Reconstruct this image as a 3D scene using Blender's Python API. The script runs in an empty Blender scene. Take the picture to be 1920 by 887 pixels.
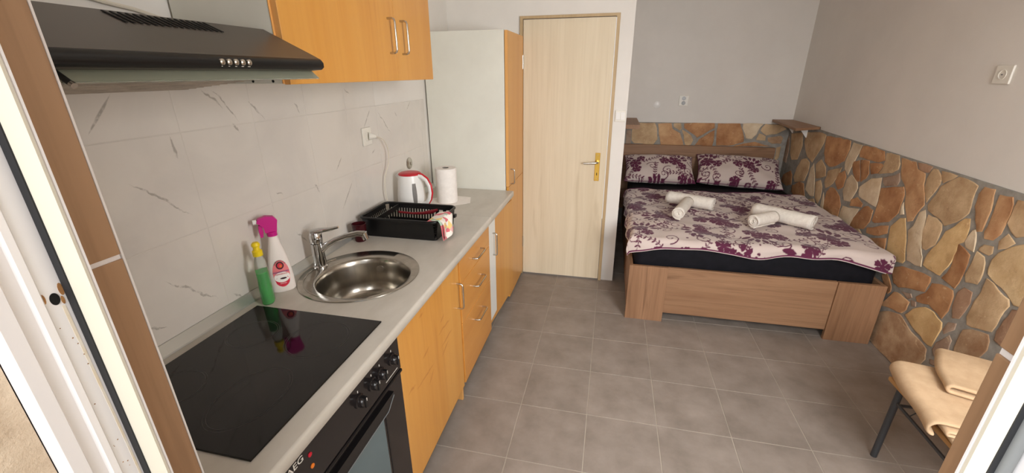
# Small holiday flat: kitchenette on the left, bed alcove at the back, seen from the entrance door
import bpy, bmesh, math, random
import numpy as np
from mathutils import Vector, Matrix
random.seed(7)
SC = bpy.context.scene
COL = SC.collection
PI = math.pi

# ------------------------------------------------------------------ camera
_yaw, _pitch, _roll = 0.2262, 0.3685, -0.0075
_cz, _sz = math.cos(_yaw), math.sin(_yaw)
_cx, _sx = math.cos(_pitch), math.sin(_pitch)
_cr, _sr = math.cos(_roll), math.sin(_roll)
_Rz = np.array([[_cz, _sz, 0], [-_sz, _cz, 0], [0, 0, 1]])
_B = np.array([[1, 0, 0], [0, 0, -1], [0, 1, 0.]])
_Rx = np.array([[1, 0, 0], [0, _cx, -_sx], [0, _sx, _cx]])
_Rr = np.array([[_cr, -_sr, 0], [_sr, _cr, 0], [0, 0, 1]])
_R = _Rr @ _Rx @ _B @ _Rz
cam_data = bpy.data.cameras.new('camera')
cam = bpy.data.objects.new('camera', cam_data)
COL.objects.link(cam)
cam_data.sensor_width = 36.0
cam_data.lens = 791.18 / 1920 * 36.0
cam_data.clip_start = 0.01
cam.matrix_world = Matrix((
    (_R[0][0], -_R[1][0], -_R[2][0], 0.6776),
    (_R[0][1], -_R[1][1], -_R[2][1], -1.3499),
    (_R[0][2], -_R[1][2], -_R[2][2], 1.5898),
    (0, 0, 0, 1)))
SC.camera = cam

# ------------------------------------------------------------------ sky, daylight, exposure
SC.view_settings.view_transform = 'Standard'
SC.view_settings.look = 'None'
SC.view_settings.gamma = 1.0
SC.view_settings.use_curve_mapping = False
SC.view_settings.exposure = 0.42
SC.cycles.use_denoising = True
SC.cycles.max_bounces = 12
SC.cycles.diffuse_bounces = 8
world = bpy.data.worlds.new('overcast_sky')
SC.world = world
world.use_nodes = True
_bg = world.node_tree.nodes['Background']
_bg.inputs[0].default_value = (0.97, 0.985, 1.0, 1)
_bg.inputs[1].default_value = 0.7


def area(name, loc, rot, sx, sy, power, col=(1, 1, 1)):
    l = bpy.data.lights.new(name, 'AREA')
    l.shape = 'RECTANGLE'
    l.size, l.size_y, l.energy, l.color = sx, sy, power, col
    o = bpy.data.objects.new(name, l)
    COL.objects.link(o)
    o.location = loc
    o.rotation_euler = rot
    return o


# daylight that comes in from the open yard behind the camera, through the doorway
area('yard_daylight', (0.10, -2.5, 2.75), (math.radians(62), 0, math.radians(-20)), 2.6, 2.2, 125, (0.98, 0.99, 1.0))
# fill added for the kitchen side, at an invented window right of the doorway
area('added_window_fill', (1.83, -1.34, 1.62), (math.radians(62), 0, math.radians(58)), 0.8, 1.0, 60, (0.98, 0.99, 1.0))
RIGHT_STONES=[
('T',[(2.938,1.09),(2.7,1.115),(2.578,1.111),(2.584,1.048),(2.642,0.956),(2.701,0.869),(2.811,0.896),(2.886,0.946),(2.937,1.001)]),
('O',[(2.563,1.104),(2.353,1.119),(2.193,1.119),(2.178,1.062),(2.207,0.974),(2.315,0.916),(2.401,0.894),(2.486,0.916),(2.531,0.975),(2.552,1.048)]),
('P',[(2.152,1.113),(2.036,1.114),(2.045,1.059),(2.077,0.986),(2.109,0.892),(2.17,0.923),(2.189,0.973),(2.162,1.064)]),
('T',[(3.252,1.034),(3.022,1.076),(2.968,0.964),(3.003,0.839),(3.117,0.812),(3.192,0.861),(3.215,0.949)]),
('B',[(3.369,0.972),(3.301,1.005),(3.241,0.876),(3.239,0.76),(3.324,0.767)]),
('T',[(2.825,0.877),(2.749,0.855),(2.733,0.785),(2.767,0.692),(2.939,0.64),(2.989,0.674),(2.974,0.767),(2.914,0.85)]),
('O',[(2.985,0.595),(2.854,0.66),(2.757,0.667),(2.716,0.607),(2.65,0.539),(2.844,0.506),(2.967,0.541)]),
('P',[(2.666,0.866),(2.603,0.782),(2.557,0.691),(2.528,0.621),(2.602,0.606),(2.705,0.632),(2.7,0.708),(2.694,0.824)]),
('T',[(2.623,0.864),(2.553,0.918),(2.452,0.874),(2.421,0.813),(2.505,0.779),(2.569,0.764)]),
('T',[(2.4,0.856),(2.286,0.899),(2.215,0.923),(2.229,0.866),(2.281,0.789),(2.368,0.728),(2.411,0.767),(2.399,0.818)]),
('O',[(2.338,0.706),(2.301,0.749),(2.237,0.756),(2.141,0.721),(2.094,0.67),(2.09,0.597),(2.085,0.523),(2.282,0.525),(2.333,0.599)]),
('O',[(2.252,0.805),(2.234,0.874),(2.164,0.911),(2.124,0.871),(2.128,0.799),(2.191,0.764)]),
('T',[(2.557,0.732),(2.476,0.766),(2.429,0.723),(2.412,0.637),(2.435,0.58),(2.496,0.614)]),
('P',[(2.382,0.686),(2.33,0.611),(2.315,0.526),(2.376,0.537),(2.378,0.597)]),
('T',[(2.669,0.55),(2.514,0.599),(2.429,0.531),(2.575,0.518)]),
('O',[(3.236,0.641),(3.087,0.715),(3.039,0.685),(3.011,0.599),(3.117,0.562),(3.25,0.577)]),
('O',[(2.021,1.111),(1.893,1.12),(1.776,1.116),(1.742,1.065),(1.797,1.043),(1.92,1.036),(2.024,1.037),(2.036,1.068)]),
('T',[(1.746,1.108),(1.621,1.115),(1.593,1.072),(1.593,1.04),(1.638,1.01),(1.767,0.974),(1.74,1.012),(1.731,1.067)]),
('O',[(1.882,1.019),(1.768,1.039),(1.745,1.034),(1.775,0.978),(1.841,0.957)]),
('O',[(1.998,1.018),(1.901,1.029),(1.868,0.954),(1.885,0.917),(1.931,0.885),(1.974,0.964)]),
('O',[(2.076,0.994),(2.016,1.012),(1.947,0.886),(1.977,0.874),(2.052,0.922),(2.085,0.966)]),
('P',[(2.058,0.903),(1.971,0.872),(1.943,0.836),(1.965,0.779),(1.987,0.729),(2.065,0.715),(2.116,0.774),(2.102,0.858)]),
('P',[(1.819,0.931),(1.721,0.959),(1.698,0.859),(1.692,0.778),(1.765,0.778),(1.904,0.791),(1.924,0.849)]),
('B',[(1.7,0.966),(1.607,0.998),(1.57,1.023),(1.548,0.981),(1.558,0.95),(1.663,0.921),(1.692,0.939)]),
('O',[(1.69,0.899),(1.585,0.933),(1.497,0.956),(1.469,0.914),(1.471,0.851),(1.47,0.807),(1.527,0.733),(1.654,0.682),(1.682,0.687),(1.677,0.776)]),
('O2',[(1.593,1.106),(1.462,1.107),(1.434,1.073),(1.364,1.063),(1.348,1.008),(1.292,0.908),(1.321,0.855),(1.336,0.805),(1.376,0.786),(1.435,0.866),(1.459,0.931),(1.495,0.972),(1.538,0.997)]),
('O',[(1.977,0.747),(1.915,0.777),(1.838,0.755),(1.84,0.73),(1.974,0.699)]),
('O',[(1.815,0.734),(1.768,0.757),(1.707,0.749),(1.705,0.673),(1.746,0.608),(1.904,0.556),(1.903,0.613),(1.852,0.689)]),
('P',[(2.063,0.672),(1.984,0.679),(1.855,0.712),(1.886,0.645),(1.932,0.523),(2.068,0.519),(2.074,0.602)]),
('O',[(1.71,0.629),(1.518,0.709),(1.507,0.662),(1.575,0.624),(1.701,0.595)]),
('P',[(1.465,0.857),(1.452,0.874),(1.421,0.815),(1.453,0.801)]),
('T',[(1.92,0.545),(1.8,0.589),(1.738,0.565),(1.703,0.529),(1.802,0.506),(1.922,0.52)]),
('O',[(1.705,0.559),(1.5,0.634),(1.485,0.573),(1.466,0.513),(1.569,0.514),(1.714,0.521)]),
('Y',[(1.493,0.714),(1.437,0.782),(1.397,0.796),(1.357,0.73),(1.289,0.579),(1.299,0.558),(1.418,0.524),(1.456,0.519),(1.462,0.575),(1.483,0.661)]),
('P',[(1.304,0.861),(1.271,0.884),(1.247,0.846),(1.227,0.75),(1.208,0.694),(1.175,0.651),(1.159,0.601),(1.206,0.589),(1.275,0.587),(1.296,0.636),(1.34,0.742),(1.314,0.781)]),
('T',[(1.237,0.869),(1.176,0.869),(1.128,0.853),(1.117,0.825),(1.123,0.743),(1.17,0.694),(1.196,0.693),(1.222,0.745),(1.229,0.811)]),
('Y',[(1.088,0.827),(1.042,0.875),(1.004,0.924),(0.977,0.931),(0.962,0.886),(0.958,0.821),(0.988,0.802),(0.982,0.734),(0.994,0.679),(1.021,0.615),(1.071,0.612),(1.149,0.614),(1.148,0.676),(1.111,0.746)]),
('O',[(1.385,0.488),(1.287,0.541),(1.172,0.565),(1.071,0.578),(1.064,0.554),(1.076,0.49),(1.179,0.458),(1.263,0.421),(1.313,0.423),(1.34,0.463)]),
('O',[(1.431,0.418),(1.394,0.45),(1.32,0.394),(1.313,0.367),(1.331,0.342),(1.382,0.378)]),
('O2',[(1.283,0.378),(1.232,0.39),(1.147,0.387),(1.151,0.336),(1.175,0.301),(1.246,0.286),(1.335,0.255),(1.341,0.278),(1.301,0.345)]),
('B',[(1.226,0.412),(1.159,0.434),(1.141,0.42),(1.169,0.397)]),
('B',[(1.139,0.403),(1.106,0.41),(1.095,0.39),(1.124,0.377)]),
('O',[(1.047,0.553),(0.992,0.575),(0.915,0.582),(0.899,0.558),(0.895,0.48),(0.913,0.426),(0.945,0.436),(1.014,0.448),(1.096,0.419),(1.115,0.438),(1.064,0.489),(1.049,0.53)]),
('Y',[(1.141,0.31),(1.101,0.371),(1.03,0.42),(0.97,0.426),(0.901,0.408),(0.89,0.378),(0.905,0.264),(0.934,0.256),(0.989,0.27),(1.065,0.281)]),
('T2',[(1.356,0.196),(1.275,0.252),(1.179,0.286),(1.128,0.272),(1.065,0.25),(1.002,0.246),(0.926,0.23),(0.91,0.181),(0.926,0.14),(0.974,0.084),(1.03,0.029),(1.065,-0.006),(1.219,-0.011),(1.361,-0.016),(1.353,0.106)]),
('B',[(0.834,0.377),(0.811,0.361),(0.807,0.308),(0.819,0.237),(0.868,0.235),(0.89,0.256),(0.884,0.3)]),
('B',[(0.867,0.429),(0.824,0.45),(0.822,0.417),(0.865,0.365),(0.879,0.385)]),
('B',[(0.881,0.203),(0.836,0.22),(0.822,0.22),(0.847,0.189),(0.87,0.183)]),
('O',[(0.984,0.799),(0.948,0.794),(0.903,0.776),(0.897,0.737),(0.899,0.635),(0.911,0.598),(1.004,0.609),(0.975,0.682),(0.979,0.738)]),
('T',[(0.872,0.807),(0.828,0.798),(0.813,0.775),(0.802,0.726),(0.807,0.674),(0.866,0.655),(0.882,0.687),(0.872,0.754)]),
('B2',[(0.883,0.591),(0.861,0.625),(0.813,0.626),(0.802,0.576),(0.821,0.482),(0.857,0.464),(0.88,0.512)]),
('T',[(0.772,0.717),(0.731,0.712),(0.668,0.686),(0.641,0.684),(0.628,0.659),(0.643,0.597),(0.649,0.521),(0.716,0.496),(0.771,0.48),(0.788,0.514),(0.784,0.593),(0.771,0.65)]),
('Y2',[(0.649,0.931),(0.682,0.917),(0.736,0.878),(0.768,0.845),(0.786,0.803),(0.783,0.758),(0.774,0.74),(0.719,0.72),(0.661,0.704),(0.636,0.689),(0.611,0.675),(0.583,0.683),(0.574,0.711),(0.565,0.76),(0.592,0.843)]),
('T',[(0.868,0.828),(0.851,0.849),(0.808,0.858),(0.8,0.829),(0.814,0.815),(0.867,0.817)]),
('T2',[(0.777,0.446),(0.739,0.471),(0.658,0.498),(0.641,0.476),(0.633,0.435),(0.662,0.359),(0.738,0.295),(0.772,0.315),(0.783,0.383)]),
('B2',[(0.608,0.653),(0.565,0.67),(0.544,0.65),(0.538,0.603),(0.538,0.546),(0.583,0.492),(0.62,0.495),(0.629,0.538),(0.619,0.593)]),
('B2',[(1.446,1.108),(1.329,1.109),(1.339,1.077),(1.365,1.072),(1.421,1.079)]),
('T',[(1.316,1.101),(1.283,1.102),(1.237,1.069),(1.237,1.036),(1.261,0.977),(1.283,0.926),(1.327,0.985),(1.337,1.043)]),
('T',[(1.253,1.102),(1.144,1.102),(1.169,1.078),(1.217,1.048)]),
('T',[(1.131,1.098),(1.038,1.093),(1.006,1.084),(1.007,1.015),(0.999,0.954),(1.046,0.896),(1.108,0.853),(1.144,0.873),(1.249,0.891),(1.266,0.915),(1.237,0.976),(1.22,1.03)]),
('O2',[(0.969,1.087),(0.91,1.091),(0.898,1.035),(0.892,0.969),(0.892,0.902),(0.919,0.892),(0.947,0.939),(0.978,0.994),(0.984,1.051)]),
('O2',[(0.877,1.075),(0.815,1.082),(0.795,1.028),(0.797,0.973),(0.798,0.925),(0.822,0.885),(0.863,0.877),(0.877,0.905),(0.873,0.964),(0.876,1.025)]),
('T',[(0.786,1.077),(0.761,1.079),(0.728,1.083),(0.681,0.997),(0.671,0.956),(0.727,0.935),(0.757,0.949),(0.786,0.977),(0.784,1.026)]),
('T',[(0.765,0.933),(0.73,0.914),(0.721,0.908),(0.748,0.877),(0.78,0.858),(0.79,0.891)]),
('P',[(0.939,0.887),(0.925,0.895),(0.902,0.848),(0.891,0.8),(0.941,0.803),(0.957,0.827)]),
]
FAR_STONES=[
('B',[(0.846,1.027),(0.885,1.028),(0.894,0.882),(0.845,0.881)]),
('T',[(0.901,1.099),(1.115,1.105),(1.142,1.042),(1.158,0.945),(1.124,0.89),(0.932,0.896),(0.902,0.926),(0.898,1.025)]),
('O2',[(1.151,1.097),(1.279,1.103),(1.296,1.046),(1.37,1.009),(1.408,0.927),(1.418,0.893),(1.198,0.891),(1.171,0.994)]),
('T',[(1.303,1.103),(1.368,1.104),(1.379,1.059),(1.367,1.037),(1.309,1.07)]),
('O',[(1.403,1.105),(1.685,1.114),(1.692,1.068),(1.54,0.97),(1.503,1.004),(1.41,1.06)]),
('T',[(1.389,1.043),(1.48,0.986),(1.506,0.942),(1.49,0.895),(1.438,0.894),(1.413,0.988)]),
('O',[(1.696,1.044),(1.699,0.982),(1.696,0.892),(1.532,0.891),(1.567,0.953)]),
('O',[(1.719,1.109),(1.92,1.112),(1.977,0.976),(1.979,0.937),(1.889,0.905),(1.736,0.894),(1.719,1.041)]),
('P',[(1.952,1.113),(2.13,1.116),(2.107,1.083),(2.086,1.013),(2.052,0.969),(2.001,0.973),(1.952,1.069)]),
('T',[(2.151,1.114),(2.285,1.107),(2.339,1.068),(2.26,1.021),(2.177,1.007),(2.12,1.049),(2.124,1.072)]),
('T',[(2.11,1.021),(2.17,0.995),(2.173,0.955),(2.093,0.959)]),
('T2',[(2.195,0.983),(2.304,1.002),(2.327,0.982),(2.318,0.929),(2.246,0.927),(2.203,0.948)]),
('O',[(1.957,0.912),(2.082,0.938),(2.237,0.899),(1.894,0.889)]),
('T',[(2.289,0.886),(2.327,0.899),(2.326,0.796),(2.307,0.738),(2.295,0.735)]),
('T',[(2.3,0.72),(2.336,0.734),(2.338,0.627),(2.313,0.626)]),
]

# ------------------------------------------------------------------ materials
def lin(c):
    return tuple(((x / 255) / 12.92 if x / 255 <= 0.04045 else ((x / 255 + 0.055) / 1.055) ** 2.4) for x in c)


class NT:
    def __init__(s, name):
        s.m = bpy.data.materials.new(name)
        s.m.use_nodes = True
        s.t = s.m.node_tree
        s.b = s.t.nodes['Principled BSDF']

    def n(s, typ, **kw):
        nd = s.t.nodes.new(typ)
        for k, v in kw.items():
            if k.startswith('i_'):
                nd.inputs[int(k[2:]) if k[2:].isdigit() else k[2:]].default_value = v
            else:
                setattr(nd, k, v)
        return nd

    def l(s, a, b):
        s.t.links.new(a, b)

    def math(s, op, a, b=None, c=None, clamp=False):
        nd = s.n('ShaderNodeMath', operation=op)
        nd.use_clamp = clamp
        for i, v in enumerate((a, b, c)):
            if v is None:
                continue
            if isinstance(v, (int, float)):
                nd.inputs[i].default_value = v
            else:
                s.l(v, nd.inputs[i])
        return nd.outputs[0]

    def mix(s, fac, a, b):
        nd = s.n('ShaderNodeMix', data_type='RGBA')
        for sock, v in ((nd.inputs[0], fac), (nd.inputs[6], a), (nd.inputs[7], b)):
            if isinstance(v, (int, float)):
                sock.default_value = v
            elif isinstance(v, tuple):
                sock.default_value = v + (1,) if len(v) == 3 else v
            else:
                s.l(v, sock)
        return nd.outputs[2]

    def coords(s, scale, world=False):
        if world:
            src = s.n('ShaderNodeNewGeometry').outputs['Position']
        else:
            src = s.n('ShaderNodeTexCoord').outputs['Object']
        mp = s.n('ShaderNodeMapping')
        mp.inputs['Scale'].default_value = scale
        s.l(src, mp.inputs[0])
        return mp.outputs[0]

    def noise(s, scale, detail=4, rough=.55, sv=(1, 1, 1), world=False, dist=0.0):
        nd = s.n('ShaderNodeTexNoise')
        nd.inputs['Scale'].default_value = scale
        nd.inputs['Detail'].default_value = detail
        nd.inputs['Roughness'].default_value = rough
        nd.inputs['Distortion'].default_value = dist
        s.l(s.coords(sv, world), nd.inputs['Vector'])
        return nd.outputs[0]

    def ramp(s, x, lo, hi):
        nd = s.n('ShaderNodeMapRange')
        nd.inputs[1].default_value, nd.inputs[2].default_value = lo, hi
        s.l(x, nd.inputs[0])
        return nd.outputs[0]

    def bump(s, h, strength=.3, dist=.002):
        nd = s.n('ShaderNodeBump')
        nd.inputs['Strength'].default_value = strength
        nd.inputs['Distance'].default_value = dist
        s.l(h, nd.inputs['Height'])
        s.l(nd.outputs[0], s.b.inputs['Normal'])


def plain(name, rgb, rough=.5, metal=0.0, spec=.5, trans=0.0, ior=1.45, emit=None, coat=0.0):
    s = NT(name)
    s.b.inputs['Base Color'].default_value = lin(rgb) + (1,)
    s.b.inputs['Roughness'].default_value = rough
    s.b.inputs['Metallic'].default_value = metal
    s.b.inputs['Specular IOR Level'].default_value = spec
    s.b.inputs['Transmission Weight'].default_value = trans
    s.b.inputs['IOR'].default_value = ior
    s.b.inputs['Coat Weight'].default_value = coat
    if emit:
        s.b.inputs['Emission Color'].default_value = lin(rgb) + (1,)
        s.b.inputs['Emission Strength'].default_value = emit
    return s.m


def mottled(name, a, b, scale=6, rough=.5, lo=.35, hi=.65, sv=(1, 1, 1), bump=0.0, bscale=None, metal=0, spec=.5,
            detail=5, rnd=0.0, world=False, bdist=.002):
    s = NT(name)
    f = s.ramp(s.noise(scale, detail, .6, sv, world), lo, hi)
    col = s.mix(f, lin(a), lin(b))
    if rnd:
        oi = s.n('ShaderNodeObjectInfo')
        hs = s.n('ShaderNodeHueSaturation')
        v = s.math('MULTIPLY_ADD', oi.outputs['Random'], 2 * rnd, 1 - rnd)
        s.l(v, hs.inputs['Value'])
        s.l(col, hs.inputs['Color'])
        col = hs.outputs[0]
    s.l(col, s.b.inputs['Base Color'])
    s.b.inputs['Roughness'].default_value = rough
    s.b.inputs['Metallic'].default_value = metal
    s.b.inputs['Specular IOR Level'].default_value = spec
    if bump:
        s.bump(s.noise(bscale or scale * 4, 6, .65, sv, world), bump, bdist)
    return s.m


def wood(name, a, b, dark, axis, rough=.45, fine=60, spec=.4, streak=.5, coat=0.0, flames=None):
    """long grain along one axis: broad bands, fine pores and a few dark streaks"""
    s = NT(name)
    st = [1.0, 1.0, 1.0]
    st[axis] = 0.07
    f1 = s.ramp(s.noise(7, 4, .55, tuple(st), dist=.6), .3, .7)
    st2 = [1.0, 1.0, 1.0]
    st2[axis] = 0.03
    f2 = s.ramp(s.noise(fine, 3, .6, tuple(st2)), .45, .72)
    f3 = s.ramp(s.noise(13, 3, .5, tuple(st), dist=1.2), .6, .72)
    c = s.mix(f1, lin(a), lin(b))
    c = s.mix(s.math('MULTIPLY', f2, streak * .5), c, lin(dark))
    c = s.mix(s.math('MULTIPLY', f3, streak), c, lin(dark))
    if flames:
        c = s.mix(s.math('MULTIPLY', stroke_mask(s, flames, .012, .030, 130), .75), c, lin(dark))
    s.l(c, s.b.inputs['Base Color'])
    s.b.inputs['Roughness'].default_value = rough
    s.b.inputs['Specular IOR Level'].default_value = spec
    s.b.inputs['Coat Weight'].default_value = coat
    s.b.inputs['Coat Roughness'].default_value = .2
    return s.m


def stroke_mask(s, segs, wobble, width, sharp):
    """thin lens-shaped strokes lying in the y-z plane"""
    pos = s.n('ShaderNodeNewGeometry').outputs['Position']
    sep = s.n('ShaderNodeSeparateXYZ')
    s.l(pos, sep.inputs[0])
    wob = s.n('ShaderNodeTexNoise')
    wob.inputs['Scale'].default_value = 22
    wob.inputs['Detail'].default_value = 4
    s.l(pos, wob.inputs['Vector'])
    wv = s.math('MULTIPLY_ADD', wob.outputs[0], 2 * wobble, -wobble)
    yy = s.math('ADD', sep.outputs[1], wv)
    zz = s.math('ADD', sep.outputs[2], wv)
    tot = None
    for (y0, z0, y1, z1) in segs:
        dy, dz = y1 - y0, z1 - z0
        L = math.hypot(dy, dz)
        dy, dz = dy / L, dz / L
        ay = s.math('SUBTRACT', yy, y0)
        az = s.math('SUBTRACT', zz, z0)
        t = s.math('DIVIDE', s.math('ADD', s.math('MULTIPLY', ay, dy), s.math('MULTIPLY', az, dz)), L)
        d = s.math('ABSOLUTE', s.math('SUBTRACT', s.math('MULTIPLY', ay, dz), s.math('MULTIPLY', az, dy)))
        # widest in its middle, thin at both ends
        w = s.math('MULTIPLY', s.math('MULTIPLY', t, s.math('SUBTRACT', 1.0, t)), width)
        k = s.math('MULTIPLY', s.math('SUBTRACT', w, d), sharp, clamp=True)
        tot = k if tot is None else s.math('MAXIMUM', tot, k)
    return tot


def vein_tile(name):
    """white glazed tile with a few grey hairline veins"""
    s = NT(name)
    tot = stroke_mask(s, VEINS, .015, .018, 450)
    br = s.ramp(s.noise(60, 3, .6, world=True), .3, .55)
    tot = s.math('MULTIPLY', s.math('MULTIPLY', tot, br), .55)
    cloud = s.ramp(s.noise(3.0, 4, .6, world=True, dist=.8), .4, .75)
    base = s.mix(cloud, lin((216, 210, 202)), lin((206, 200, 193)))
    s.l(s.mix(tot, base, lin((120, 112, 102))), s.b.inputs['Base Color'])
    s.b.inputs['Roughness'].default_value = .16
    s.b.inputs['Specular IOR Level'].default_value = .5
    return s.m


def print_mat(name, light, dark, rough=.85):
    s = NT(name)
    at = s.n('ShaderNodeAttribute')
    at.attribute_name = 'print'
    weave = s.noise(420, 2, .5)
    c = s.mix(at.outputs['Fac'], lin(light), lin(dark))
    s.l(c, s.b.inputs['Base Color'])
    s.b.inputs['Roughness'].default_value = rough
    s.b.inputs['Specular IOR Level'].default_value = .2
    s.b.inputs['Sheen Weight'].default_value = .15
    s.bump(weave, .15, .001)
    return s.m


VEINS = [(-0.505, 1.555, -0.587, 1.46), (-0.262, 1.561, -0.204, 1.486), (-0.228, 1.555, -0.15, 1.445), (-0.542, 1.341, -0.391, 1.197), (-0.103, 1.514, -0.034, 1.442), (0.12, 1.502, 0.151, 1.45), (-0.19, 1.441, -0.155, 1.413), (-0.395, 1.442, -0.39, 1.367), (-0.534, 1.055, -0.388, 0.914), (-0.618, 0.954, -0.564, 0.911), (-0.06, 1.187, -0.031, 1.161), (0.434, 1.121, 0.315, 0.999), (0.003, 1.008, 0.049, 0.939), (0.667, 1.436, 0.578, 1.338), (0.72, 1.413, 0.862, 1.272), (0.915, 1.398, 0.94, 1.364), (1.13, 1.443, 1.06, 1.387), (0.666, 1.232, 0.622, 1.204), (0.462, 1.536, 0.501, 1.509), (0.368, 1.239, 0.307, 1.178), (0.155, 1.163, 0.179, 1.122), (-0.342, 0.907, -0.306, 0.879)]

FLAMES = [(-0.061, 0.59, -0.138, 0.578), (0.18, 0.579, 0.014, 0.581), (-0.02, 0.486, -0.211, 0.492), (-0.04, 0.47, -0.101, 0.422), (0.2, 0.515, 0.027, 0.507), (-0.202, 0.518, -0.266, 0.526), (-0.083, 0.764, -0.134, 0.753), (0.107, 0.642, 0.048, 0.621), (0.14, 0.491, 0.04, 0.459)]

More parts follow.
